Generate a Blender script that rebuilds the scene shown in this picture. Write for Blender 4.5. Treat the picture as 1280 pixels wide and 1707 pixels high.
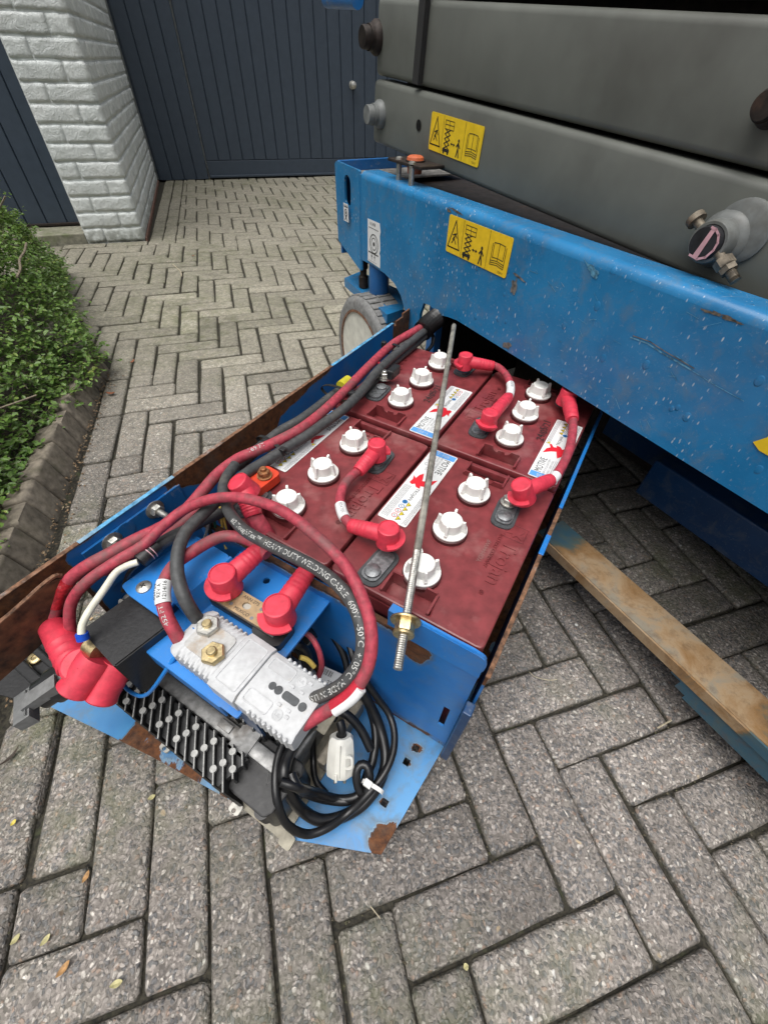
import bpy, bmesh, math, random
from mathutils import Vector, Matrix, noise
random.seed(7)
S = bpy.context.scene
for o in list(bpy.data.objects):
    bpy.data.objects.remove(o)
C = S.collection
R = math.radians

# ------------------------------------------------------------------ camera
FPX, PITCH, ROLL = 694.0, 0.8226, 0.037      # focal length in photo pixels, pitch down, roll
UNIT = 0.0725                                # paver width with its joint
HCAM = 9.85 * UNIT
cp, sp, cr, sr = math.cos(PITCH), math.sin(PITCH), math.cos(ROLL), math.sin(ROLL)
cam_data = bpy.data.cameras.new('camera')
cam = bpy.data.objects.new('camera', cam_data)
C.objects.link(cam)
right = Vector((cr, sr * sp, sr * cp)); down = Vector((sr, -cr * sp, -cr * cp)); fwd = Vector((0, cp, -sp))
m = Matrix((( right.x, -down.x, -fwd.x, 0), (right.y, -down.y, -fwd.y, 0), (right.z, -down.z, -fwd.z, HCAM), (0, 0, 0, 1)))
cam.matrix_world = m
cam_data.sensor_fit = 'HORIZONTAL'; cam_data.sensor_width = 36; cam_data.lens = 36 * FPX / 1280
cam_data.clip_start = 0.02; cam_data.clip_end = 300
S.camera = cam

# ------------------------------------------------------------------ sky, sun, exposure
SUN_EL, SUN_AZ = R(74), R(-140)
w = bpy.data.worlds.new('World'); S.world = w; w.use_nodes = True
nt = w.node_tree; nt.nodes.clear()
sky = nt.nodes.new('ShaderNodeTexSky'); sky.sky_type = 'NISHITA'; sky.sun_disc = False
sky.sun_elevation = SUN_EL; sky.sun_rotation = SUN_AZ; sky.air_density = 1.0; sky.dust_density = 6.0; sky.ozone_density = 1.0
hs = nt.nodes.new('ShaderNodeHueSaturation'); hs.inputs['Saturation'].default_value = 0.22
bg = nt.nodes.new('ShaderNodeBackground'); bg.inputs['Strength'].default_value = 0.06
wo = nt.nodes.new('ShaderNodeOutputWorld')
nt.links.new(sky.outputs[0], hs.inputs['Color']); nt.links.new(hs.outputs[0], bg.inputs[0]); nt.links.new(bg.outputs[0], wo.inputs[0])
sun_data = bpy.data.lights.new('sun', 'SUN'); sun_data.energy = 1.5; sun_data.angle = R(60); sun_data.color = (1.0, 0.975, 0.94)
sun = bpy.data.objects.new('sun', sun_data); C.objects.link(sun)
# direction the light comes from
sd = Vector((math.sin(SUN_AZ) * math.cos(SUN_EL), math.cos(SUN_AZ) * math.cos(SUN_EL), math.sin(SUN_EL)))
sun.rotation_euler = sd.to_track_quat('Z', 'Y').to_euler()
sun.location = sd * 20
S.view_settings.view_transform = 'Standard'; S.view_settings.look = 'None'
S.view_settings.gamma = 1; S.view_settings.use_curve_mapping = False
S.view_settings.exposure = 0.95
S.render.resolution_x = 767; S.render.resolution_y = 1024

# ------------------------------------------------------------------ measuring helpers
def ray(px, py):
    a, b = (px - 640) / FPX, (py - 853.5) / FPX
    return right * a + down * b + fwd
def spot(px, py, z=0.0):                     # the place at height z that the survey point sees
    d = ray(px, py); t = (z - HCAM) / d.z
    return Vector((d.x * t, d.y * t, z))
def hit(px, py, P0, n):
    d = ray(px, py); o = Vector((0, 0, HCAM))
    return o + d * ((P0 - o).dot(n) / d.dot(n))
def frame(origin, azdeg):
    return Matrix.Translation(Vector(origin)) @ Matrix.Rotation(R(azdeg), 4, 'Z')

TR = frame((0.103, 0.178, 0), 60.6)          # tray: x = along it to the back (p), y = to its left (q)
MC = frame((0.10396, 0.88232, 0), -58.3)     # machine: x = along its side towards us (s), y = into it (d)
BD = frame((-1.407, 2.694, 0), 19.5)         # building: x = along the doors, y = back
TRi, MCi, BDi = TR.inverted(), MC.inverted(), BD.inverted()
def T(p, q, z): return TR @ Vector((p, q, z))
def Mp(s, d, z): return MC @ Vector((s, d, z))
I4 = Matrix.Identity(4)

# ------------------------------------------------------------------ object helpers
def tag(o, label=None, cat=None, group=None, kind=None):
    if label: o['label'] = label
    if cat: o['category'] = cat
    if group: o['group'] = group
    if kind: o['kind'] = kind
    return o
def thing(name, label, cat, loc=(0, 0, 0), group=None, mat4=None):
    o = bpy.data.objects.new(name, None); C.objects.link(o)
    o.empty_display_size = 0.05
    o.matrix_world = mat4.copy() if mat4 is not None else Matrix.Translation(Vector(loc))
    bpy.context.view_layer.update()
    return tag(o, label, cat, group)
def put(o, parent):
    """child keeps its own coordinates as local ones"""
    C.objects.link(o)
    if parent is not None: o.parent = parent
    return o
def mesh(name, verts, faces, mat, parent=None, smooth=False, mats=None, fm=None, world=True):
    """world=True: verts are world coordinates"""
    me = bpy.data.meshes.new(name)
    if parent is not None and world:
        inv = world_of(parent).inverted()
        verts = [inv @ Vector(v) for v in verts]
    me.from_pydata([tuple(v) for v in verts], [], faces)
    if mats:
        for mm in mats: me.materials.append(mm)
        if fm:
            for p, i in zip(me.polygons, fm): p.material_index = i
    elif mat: me.materials.append(mat)
    me.update()
    if smooth:
        for p in me.polygons: p.use_smooth = True
        me.set_sharp_from_angle(angle=R(38))
    o = bpy.data.objects.new(name, me)
    return put(o, parent)
def world_of(o):
    mtx = o.matrix_basis.copy(); p = o.parent
    while p is not None:
        mtx = p.matrix_basis @ mtx; p = p.parent
    return mtx

class MB:
    """collects shapes and links them as one mesh"""
    def __init__(s, F=None): s.v = []; s.f = []; s.F = F or I4
    def add(s, vs, fs, F=None):
        n = len(s.v); M_ = s.F @ F if F is not None else s.F
        s.v += [M_ @ Vector(v) for v in vs]
        s.f += [tuple(i + n for i in f) for f in fs]
    def bm(s, b, F=None):
        b.verts.index_update()
        s.add([v.co.copy() for v in b.verts], [tuple(v.index for v in f.verts) for f in b.faces], F)
        b.free()
    def box(s, x0, x1, y0, y1, z0, z1, bev=0, seg=2, F=None):
        b = bmesh.new()
        bmesh.ops.create_cube(b, size=1)
        for v in b.verts:
            v.co = Vector(((x0 + x1) / 2 + v.co.x * (x1 - x0), (y0 + y1) / 2 + v.co.y * (y1 - y0), (z0 + z1) / 2 + v.co.z * (z1 - z0)))
        if bev: bmesh.ops.bevel(b, geom=b.edges[:], offset=bev, segments=seg, profile=0.5, affect='EDGES')
        s.bm(b, F); return s
    def lathe(s, prof, n=20, F=None, arc=None, caps=True):
        """prof: list of (r, z); around local z"""
        vs = []; fs = []
        a0, a1 = arc if arc else (0, 2 * math.pi)
        closed = arc is None
        k = n if closed else n + 1
        for r, z in prof:
            for i in range(k):
                a = a0 + (a1 - a0) * i / n
                vs.append((r * math.cos(a), r * math.sin(a), z))
        for j in range(len(prof) - 1):
            for i in range(n):
                i2 = (i + 1) % k if closed else i + 1
                fs.append((j * k + i, j * k + i2, (j + 1) * k + i2, (j + 1) * k + i))
        if closed and caps:
            if prof[0][0] > 1e-6: fs.append(tuple(range(k))[::-1])
            if prof[-1][0] > 1e-6: fs.append(tuple(range((len(prof) - 1) * k, len(prof) * k)))
        s.add(vs, fs, F); return s
    def cyl(s, a, b, r, n=12, r2=None, F=None):
        a, b = Vector(a), Vector(b); d = b - a
        q = d.to_track_quat('Z', 'Y').to_matrix().to_4x4()
        G = Matrix.Translation(a) @ q
        s.lathe([(r, 0), (r if r2 is None else r2, d.length)], n, (F @ G) if F is not None else G); return s
    def prism(s, pts, z0, z1, F=None):
        """pts: ccw outline in xy"""
        n = len(pts)
        vs = [(x, y, z0) for x, y in pts] + [(x, y, z1) for x, y in pts]
        fs = [tuple(range(n))[::-1], tuple(range(n, 2 * n))] + [(i, (i + 1) % n, n + (i + 1) % n, n + i) for i in range(n)]
        s.add(vs, fs, F); return s
    def tube(s, pts, r, n=10, cap=True, F=None, rib=0):
        pts = [Vector(p) for p in pts]
        vs = []; fs = []
        t0 = (pts[1] - pts[0]).normalized()
        up = Vector((0, 0, 1)) if abs(t0.z) < 0.9 else Vector((1, 0, 0))
        nrm = (up - t0 * up.dot(t0)).normalized()
        for i, p in enumerate(pts):
            t = (pts[min(i + 1, len(pts) - 1)] - pts[max(i - 1, 0)]).normalized()
            nrm = (nrm - t * nrm.dot(t)).normalized(); bi = t.cross(nrm)
            rr = r[i] if isinstance(r, (list, tuple)) else r
            if rib and i % 2: rr *= rib
            for k in range(n):
                a = 2 * math.pi * k / n
                vs.append(p + (nrm * math.cos(a) + bi * math.sin(a)) * rr)
        for i in range(len(pts) - 1):
            for k in range(n):
                k2 = (k + 1) % n
                fs.append((i * n + k, i * n + k2, (i + 1) * n + k2, (i + 1) * n + k))
        if cap:
            fs.append(tuple(range(n))[::-1]); fs.append(tuple(range((len(pts) - 1) * n, len(pts) * n)))
        s.add(vs, fs, F); return s
    def build(s, name, mat, parent=None, smooth=False, world=True):
        return mesh(name, s.v, s.f, mat, parent, smooth, world=world)

def curve_path(pts, per=8):
    """Catmull-Rom through points"""
    P = [Vector(p) for p in pts]
    P = [P[0] * 2 - P[1]] + P + [P[-1] * 2 - P[-2]]
    out = []
    for i in range(1, len(P) - 2):
        for k in range(per):
            t = k / per
            a, b, c, d = P[i - 1], P[i], P[i + 1], P[i + 2]
            out.append(0.5 * ((2 * b) + (c - a) * t + (2 * a - 5 * b + 4 * c - d) * t * t + (3 * b - a - 3 * c + d) * t ** 3))
    out.append(P[-2])
    return out
def resample(path, step):
    out = [path[0].copy()]; acc = 0
    for a, b in zip(path, path[1:]):
        L = (b - a).length; 
        if L < 1e-9: continue
        t = step - acc
        while t <= L:
            out.append(a + (b - a) * (t / L)); t += step
        acc = (acc + L) % step if L >= step - acc else acc + L
    if (out[-1] - path[-1]).length > step * .3: out.append(path[-1].copy())
    return out
def round_poly(pts, r, seg=4):
    out = []; n = len(pts)
    for i in range(n):
        rr = r[i] if isinstance(r, (list, tuple)) else r
        p = Vector(pts[i]); a = Vector(pts[i - 1]); b = Vector(pts[(i + 1) % n])
        if rr <= 0: out.append(tuple(p)); continue
        u = (a - p).normalized(); v = (b - p).normalized()
        rr = min(rr, (a - p).length * .49, (b - p).length * .49)
        for k in range(seg + 1):
            t = k / seg
            out.append(tuple((p + u * rr) * (1 - t) ** 2 + p * 2 * t * (1 - t) + (p + v * rr) * t ** 2))
    return out
def plate(outline, holes, z0, z1, bev=0.0):
    """flat plate with holes as (verts, faces), extruded z0..z1"""
    cu = bpy.data.curves.new('c', 'CURVE'); cu.dimensions = '2D'; cu.fill_mode = 'BOTH'
    cu.extrude = (z1 - z0) / 2 - bev; cu.bevel_depth = bev; cu.bevel_resolution = 1; cu.offset = -bev
    for poly in [outline] + list(holes):
        sp_ = cu.splines.new('POLY'); sp_.points.add(len(poly) - 1)
        for k, p in enumerate(poly): sp_.points[k].co = (p[0], p[1], 0, 1)
        sp_.use_cyclic_u = True
    o = bpy.data.objects.new('c', cu); C.objects.link(o)
    dg = bpy.context.evaluated_depsgraph_get()
    me = bpy.data.meshes.new_from_object(o.evaluated_get(dg))
    zc = (z0 + z1) / 2
    vs = [(v.co.x, v.co.y, v.co.z + zc) for v in me.vertices]; fs = [tuple(p.vertices) for p in me.polygons]
    bpy.data.objects.remove(o); bpy.data.curves.remove(cu); bpy.data.meshes.remove(me)
    return vs, fs
_txt = {}
def text_mesh(body, size=1.0, ext=0.0, align='CENTER'):
    key = (body, size, ext, align)
    if key in _txt: return _txt[key]
    cu = bpy.data.curves.new('t', 'FONT'); cu.body = body; cu.size = size; cu.extrude = ext; cu.resolution_u = 2
    cu.align_x = align; cu.align_y = 'CENTER'
    o = bpy.data.objects.new('t', cu); C.objects.link(o)
    dg = bpy.context.evaluated_depsgraph_get()
    me = bpy.data.meshes.new_from_object(o.evaluated_get(dg))
    r = ([v.co.copy() for v in me.vertices], [tuple(p.vertices) for p in me.polygons])
    bpy.data.objects.remove(o); bpy.data.curves.remove(cu); bpy.data.meshes.remove(me)
    _txt[key] = r
    return r
class Print:
    """flat print, shapes in label coordinates x (right) y (up)"""
    def __init__(s, F): s.F = F; s.d = {}; s.h = {}
    def _m(s, m, h):
        if m not in s.d: s.d[m] = MB(s.F)
        return s.d[m]
    def poly(s, m, pts, h): s._m(m, h).add([(x, y, h) for x, y in pts], [tuple(range(len(pts)))])
    def rect(s, m, x0, x1, y0, y1, h): s.poly(m, [(x0, y0), (x1, y0), (x1, y1), (x0, y1)], h)
    def disc(s, m, x, y, r, h, n=16): s.poly(m, [(x + r * math.cos(6.2832 * i / n), y + r * math.sin(6.2832 * i / n)) for i in range(n)], h)
    def ring(s, m, x, y, r, w_, h, n=18, rx=1): s.line(m, [(x + rx * r * math.cos(6.2832 * i / n), y + r * math.sin(6.2832 * i / n)) for i in range(n + 1)], w_, h)
    def line(s, m, pts, w_, h):
        b = s._m(m, h)
        for (x0, y0), (x1, y1) in zip(pts, pts[1:]):
            dx, dy = x1 - x0, y1 - y0; L = math.hypot(dx, dy) or 1e-9
            ux, uy = dx / L * w_ / 2, dy / L * w_ / 2
            b.add([(x0 - ux + uy, y0 - uy - ux, h), (x1 + ux + uy, y1 + uy - ux, h), (x1 + ux - uy, y1 + uy + ux, h), (x0 - ux - uy, y0 - uy + ux, h)], [(0, 1, 2, 3)])
    def text(s, m, body, x, y, size, h, rot=0, align='CENTER', sx=1):
        v, f = text_mesh(body, size, 0, align)
        G = Matrix.Translation((x, y, h)) @ Matrix.Rotation(rot, 4, 'Z') @ Matrix.Diagonal((sx, 1, 1, 1))
        s._m(m, h).add(v, f, G)
    def greek(s, m, x0, x1, y, n, h, size=0.0012, gap=0.0022):
        """rows of unreadable fine print as short strokes"""
        for r_ in range(n):
            x = x0
            while x < x1 - 0.001:
                L = random.uniform(0.002, 0.006)
                s.line(m, [(x, y - r_ * gap), (min(x + L, x1), y - r_ * gap)], size, h); x += L + 0.0012
    def build(s, names, parent):
        for m_, b in s.d.items():
            o = b.build(names.get(m_, 'print'), m_, parent)
            if 'fine' in o.name or 'symbols' in o.name or 'triangles' in o.name or 'rings' in o.name: o['kind'] = 'stuff'

# ------------------------------------------------------------------ materials
def new_mat(name):
    m_ = bpy.data.materials.new(name); m_.use_nodes = True
    n = m_.node_tree; b = n.nodes['Principled BSDF']
    return m_, n, b
class NG:
    def __init__(s, n): s.n = n; s.l = n.links
    def node(s, t, **k):
        x = s.n.nodes.new(t)
        for a, b in k.items(): setattr(x, a, b)
        return x
    def pos(s, scale=(1, 1, 1), obj=False):
        g = s.node('ShaderNodeTexCoord').outputs['Object'] if obj else s.node('ShaderNodeNewGeometry').outputs['Position']
        mp = s.node('ShaderNodeMapping'); mp.inputs['Scale'].default_value = scale
        s.l.new(g, mp.inputs[0]); return mp.outputs[0]
    def noise(s, co, scale, detail=4, rough=.55, dist=0):
        x = s.node('ShaderNodeTexNoise'); x.inputs['Scale'].default_value = scale; x.inputs['Detail'].default_value = detail
        x.inputs['Roughness'].default_value = rough; x.inputs['Distortion'].default_value = dist
        s.l.new(co, x.inputs['Vector']); return x.outputs['Fac']
    def vor(s, co, scale, feature='F1', rnd=1):
        x = s.node('ShaderNodeTexVoronoi', feature=feature); x.inputs['Scale'].default_value = scale; x.inputs['Randomness'].default_value = rnd
        s.l.new(co, x.inputs['Vector']); return x
    def ramp(s, f, stops, interp='LINEAR'):
        x = s.node('ShaderNodeValToRGB'); x.color_ramp.interpolation = interp
        e = x.color_ramp.elements
        while len(e) < len(stops): e.new(0.5)
        for i, (p, c) in enumerate(stops):
            e[i].position = p; e[i].color = (c, c, c, 1) if isinstance(c, (int, float)) else (*c, 1)
        s.l.new(f, x.inputs[0]); return x.outputs[0]
    def mix(s, f, a, b, mode='MIX'):
        x = s.node('ShaderNodeMix', data_type='RGBA', blend_type=mode)
        if isinstance(f, (int, float)): x.inputs[0].default_value = f
        else: s.l.new(f, x.inputs[0])
        for v, i in ((a, 6), (b, 7)):
            if isinstance(v, tuple): x.inputs[i].default_value = (*v, 1)
            else: s.l.new(v, x.inputs[i])
        return x.outputs[2]
    def math(s, op, a, b=0.0):
        x = s.node('ShaderNodeMath', operation=op)
        for v, i in ((a, 0), (b, 1)):
            if isinstance(v, (int, float)): x.inputs[i].default_value = v
            else: s.l.new(v, x.inputs[i])
        return x.outputs[0]
    def bump(s, h, strength=.3, dist=.002, prev=None):
        x = s.node('ShaderNodeBump'); x.inputs['Strength'].default_value = strength; x.inputs['Distance'].default_value = dist
        s.l.new(h, x.inputs['Height'])
        if prev is not None: s.l.new(prev, x.inputs['Normal'])
        return x.outputs[0]
def plain(name, col, rough=.5, metal=0, var=.12, scale=60, bump=.15, dirt=None, dirt_amt=.5, coat=0, obj=False, spec=.5):
    m_, n, b = new_mat(name); g = NG(n); co = g.pos(obj=obj)
    f = g.noise(co, scale, 5)
    dark = tuple(c * (1 - var * 2) for c in col); lite = tuple(min(1, c * (1 + var)) for c in col)
    c = g.mix(g.ramp(f, [(.3, 0), (.7, 1)]), dark, lite)
    if dirt:
        d = g.noise(co, scale * .18, 6, .65)
        c = g.mix(g.ramp(d, [(1 - dirt_amt, 0), (1.08 - dirt_amt * .8, .85)]), c, dirt)
    n.links.new(c, b.inputs['Base Color'])
    rr = g.node('ShaderNodeMapRange'); rr.inputs[3].default_value = rough * .8; rr.inputs[4].default_value = min(1, rough * 1.25)
    n.links.new(g.noise(co, scale * .4, 4), rr.inputs[0]); n.links.new(rr.outputs[0], b.inputs['Roughness'])
    b.inputs['Metallic'].default_value = metal; b.inputs['Specular IOR Level'].default_value = spec
    if coat: b.inputs['Coat Weight'].default_value = coat; b.inputs['Coat Roughness'].default_value = .1
    if bump: n.links.new(g.bump(f, bump, .0008), b.inputs['Normal'])
    return m_
RUST_D, RUST_L = (.045, .018, .009), (.20, .075, .025)
def rusty(name, amount=0.0, blue=(.012, .12, .40), blue2=(.02, .17, .50), specks=0.0, tint=None, rough=.32, grime=.35, seedv=0, chip_edge=True, drops=0.0, scrape=0.0):
    """blue coat that has chipped to rust; amount 0..1 = share of rust"""
    m_, n, b = new_mat(name); g = NG(n); co = g.pos()
    mp = g.node('ShaderNodeMapping'); mp.inputs['Location'].default_value = (seedv, seedv * 2.3, -seedv); n.links.new(co, mp.inputs[0]); co = mp.outputs[0]
    base = g.mix(g.ramp(g.noise(co, 9, 6, .6), [(.35, 0), (.65, 1)]), blue, blue2)
    # grime film and rub marks
    gr = g.noise(co, 26, 8, .72, .4)
    base = g.mix(g.math('MULTIPLY', g.ramp(gr, [(.5, 0), (.78, 1)]), grime), base, (.16, .17, .16))
    fine = g.noise(co, 220, 3, .7)
    base = g.mix(g.math('MULTIPLY', g.ramp(fine, [(.62, 0), (.7, 1)]), .25), base, (.25, .32, .38))
    if specks:  # vertical flecks: droplet glints put into the colour, mixed with scratch marks
        vs = g.vor(g.pos((1, 1, .34)), 210)
        sp1 = g.ramp(vs.outputs['Distance'], [(.13, 1), (.22, 0)])
        thr = g.ramp(vs.outputs['Color'], [(.50, 0), (.52, 1)])
        zone = g.ramp(g.noise(co, 5, 5, .7), [(.42, .05), (.60, 1)])
        f = g.math('MULTIPLY', g.math('MULTIPLY', sp1, thr), g.math('MULTIPLY', zone, specks))
        base = g.mix(f, base, (.42, .50, .56))
    if scrape:
        mp2 = g.node('ShaderNodeMapping'); mp2.inputs['Rotation'].default_value = (0, 0, R(58.3)); mp2.inputs['Scale'].default_value = (7, 120, 150)
        n.links.new(g.pos(), mp2.inputs[0]); s1 = g.noise(mp2.outputs[0], 1.0, 5, .7, .6)
        zn = g.ramp(g.noise(co, 5, 4, .6), [(.45, 0), (.65, 1)])
        base = g.mix(g.math('MULTIPLY', g.math('MULTIPLY', g.ramp(s1, [(.60, 0), (.70, 1)]), zn), scrape), base, (.26, .33, .38))
        base = g.mix(g.math('MULTIPLY', g.ramp(g.noise(co, 11, 7, .7, 1.0), [(.60, 0), (.80, 1)]), .5), base, (.10, .115, .11))
    # rust in chipped patches
    rn = g.noise(co, 14, 7, .62, .3)
    e0 = 1 - amount
    rmask = g.ramp(rn, [(max(0, .30 + .4 * e0 - .006), 0), (min(1, .30 + .4 * e0 + .006), 1)]) if amount > 0 else None
    rc = g.mix(g.ramp(g.noise(co, 90, 8, .7), [(.35, 0), (.7, 1)]), RUST_D, RUST_L)
    rc = g.mix(g.ramp(g.noise(co, 30, 4), [(.55, 0), (.8, .6)]), rc, (.10, .085, .07))
    rg = g.mix(g.noise(co, 40, 3), (rough * .7,) * 3, (rough * 1.5,) * 3)
    if rmask is not None:
        edge = g.ramp(rn, [(max(0, .30 + .4 * e0 - .03), 0), (.30 + .4 * e0 - .004, .55), (min(1, .30 + .4 * e0 + .002), 0)])
        base = g.mix(edge, base, (.30, .34, .36))
        base = g.mix(rmask, base, rc); rg = g.mix(rmask, rg, (.9, .9, .9))
    n.links.new(base, b.inputs['Base Color']); n.links.new(rg, b.inputs['Roughness'])
    h = g.math('ADD', g.math('MULTIPLY', gr, .4), g.math('MULTIPLY', fine, .12))
    if rmask is not None: h = g.math('SUBTRACT', h, g.math('MULTIPLY', rmask, .5))
    nb = g.bump(h, .35, .0015)
    if drops:
        vd = g.vor(g.pos((1, 1, .7)), 60)
        dm = g.math('MULTIPLY', g.ramp(vd.outputs['Distance'], [(.0, 1), (.22, .6), (.27, 0)]), g.ramp(vd.outputs['Color'], [(.72, 0), (.74, 1)]))
        nb = g.bump(dm, drops, .002, nb)
    n.links.new(nb, b.inputs['Normal'])
    return m_
BLUE = rusty('blue_paint', .10, (.010, .11, .34), (.016, .15, .42), grime=.45)
BLUE_CLEAN = rusty('blue_paint_clean', 0, (.012, .16, .50), (.018, .20, .58), grime=.45, rough=.35)
BLUE_BEAM = rusty('blue_beam_paint', 0, (.014, .145, .33), (.024, .20, .43), specks=1.0, grime=.55, rough=.22, drops=.6, scrape=.55)
BLUE_RUST = rusty('blue_paint_rusting', .52, grime=.5, seedv=3.1)
BLUE_FLOOR = rusty('blue_tray_floor_paint', .24, (.03, .20, .50), (.06, .27, .56), grime=.75, rough=.5, seedv=7.7)
BLUE_DARK = rusty('painted_shade_grimy_blue', 0, (.006, .040, .12), (.008, .055, .16), grime=.6, seedv=5)  # darkened blue: shade under the machine painted into its colour, grime over it
RUST = plain('rust', (.11, .048, .022), .9, 0, .45, 70, .6, (.05, .035, .028), .45)
RUSTEDGE = plain('rusty_edge', (.20, .10, .055), .8, 0, .4, 160, .6, (.30, .28, .27), .42)
BAR = None
MAROON = plain('maroon_plastic', (.200, .036, .040), .34, 0, .16, 70, .28, (.30, .13, .125), .46)
MAROON_D = plain('maroon_plastic_dark', (.07, .012, .013), .45, 0, .15, 380, .25)
REDBOOT = plain('red_rubber', (.64, .040, .072), .5, 0, .12, 120, .25, (.40, .065, .08), .42)
REDCABLE = plain('red_cable_rubber', (.40, .045, .070), .62, 0, .22, 140, .3, (.17, .075, .075), .52)
REDFRESH = plain('red_cable_fresh', (.48, .02, .04), .4, 0, .1, 140, .15)
BLKCABLE = plain('black_cable_rubber', (.060, .062, .063), .52, 0, .2, 140, .25, (.12, .11, .095), .42)
BLACK = plain('black_plastic', (.016, .016, .017), .42, 0, .2, 200, .2, (.06, .06, .058), .4)
BLKMETAL = plain('black_painted_metal', (.014, .014, .015), .38, 0, .2, 260, .3, (.05, .05, .05), .36)
BLKGLOSS = plain('black_cord_rubber', (.012, .012, .013), .3, 0, .2, 120, .12)
WHITEP = plain('white_plastic', (.78, .78, .75), .4, 0, .04, 50, .08, (.56, .53, .45), .40)
PLUGW = plain('cream_plastic', (.74, .73, .67), .4, 0, .04, 60, .1, (.45, .43, .36), .3)
GREYP = plain('light_grey_plastic', (.50, .51, .52), .45, 0, .07, 160, .3, (.38, .33, .26), .40)
STEEL = plain('zinc_steel', (.55, .54, .50), .38, .85, .2, 200, .4, (.25, .20, .14), .42)
BRASSN = plain('yellow_zinc_steel', (.55, .44, .24), .36, .85, .2, 200, .4, (.2, .13, .07), .40)
LEAD = plain('lead', (.26, .27, .28), .45, .75, .25, 200, .5, (.5, .5, .49), .35)
RUBGREY = plain('dark_grey_rubber', (.06, .065, .07), .5, 0, .2, 150, .2, (.2, .2, .2), .3)
ALU = plain('cast_aluminium', (.30, .30, .295), .5, .6, .2, 120, .5, (.16, .14, .12), .45)
FIN = plain('black_anodised_fin', (.040, .041, .042), .45, .2, .3, 100, .3, (.055, .05, .045), .42)
FINTOP = plain('bare_fin_edge', (.38, .38, .365), .5, .3, .15, 300, .2, (.3, .28, .25), .35)
GREYARM = plain('grey_machine_paint', (.130, .137, .122), .45, 0, .10, 9, .12, (.062, .060, .052), .46)
GREYARM2 = plain('grey_pin_paint', (.17, .18, .175), .45, 0, .15, 60, .4, (.09, .085, .07), .45)
STRAP = plain('black_strap', (.02, .02, .02), .7)
ORANGE = plain('orange_rubber', (.55, .13, .05), .5, 0, .1, 90, .3, (.2, .06, .03), .35)
WHITE_PRINT = plain('white_label', (.72, .73, .73), .35, 0, .03, 200, .03, (.5, .5, .48), .3)
YELLOW = plain('yellow_sticker', (.78, .53, .02), .4, 0, .06, 90, .1, (.45, .36, .12), .34)
INK = plain('black_ink', (.018, .018, .018), .5, 0, .1, 100, 0)
INK_GREY = plain('grey_ink', (.20, .20, .21), .5, 0, .1, 100, 0)
INK_RED = plain('red_ink', (.66, .015, .03), .4, 0, .05, 100, 0)
INK_BLUE = plain('light_blue_ink', (.10, .32, .70), .4, 0, .05, 100, 0)
INK_DBLUE = plain('blue_ink', (.02, .16, .40), .4, 0, .05, 100, 0)
INK_YEL = plain('yellow_ink', (.75, .60, .03), .4, 0, .05, 100, 0)
INK_WHITE = plain('white_ink', (.52, .52, .50), .5, 0, .15, 200, 0)
PINK = plain('pink_paint', (.62, .36, .40), .4, 0, .1, 80, .1)
TAN = plain('fuse_brass', (.42, .30, .17), .42, .25, .15, 120, .2, (.26, .19, .12), .4)
DOOR = plain('dark_blue_grey_door_paint', (.048, .066, .092), .42, 0, .06, 30, .08)
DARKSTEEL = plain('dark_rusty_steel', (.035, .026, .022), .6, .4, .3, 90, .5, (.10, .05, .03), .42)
HUBC = plain('beige_hub_paint', (.66, .65, .57), .6, 0, .1, 40, .2, (.36, .32, .26), .34)
TYRE = plain('grey_rubber_tyre', (.20, .20, .195), .75, 0, .2, 90, .5, (.20, .18, .16), .45)
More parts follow.
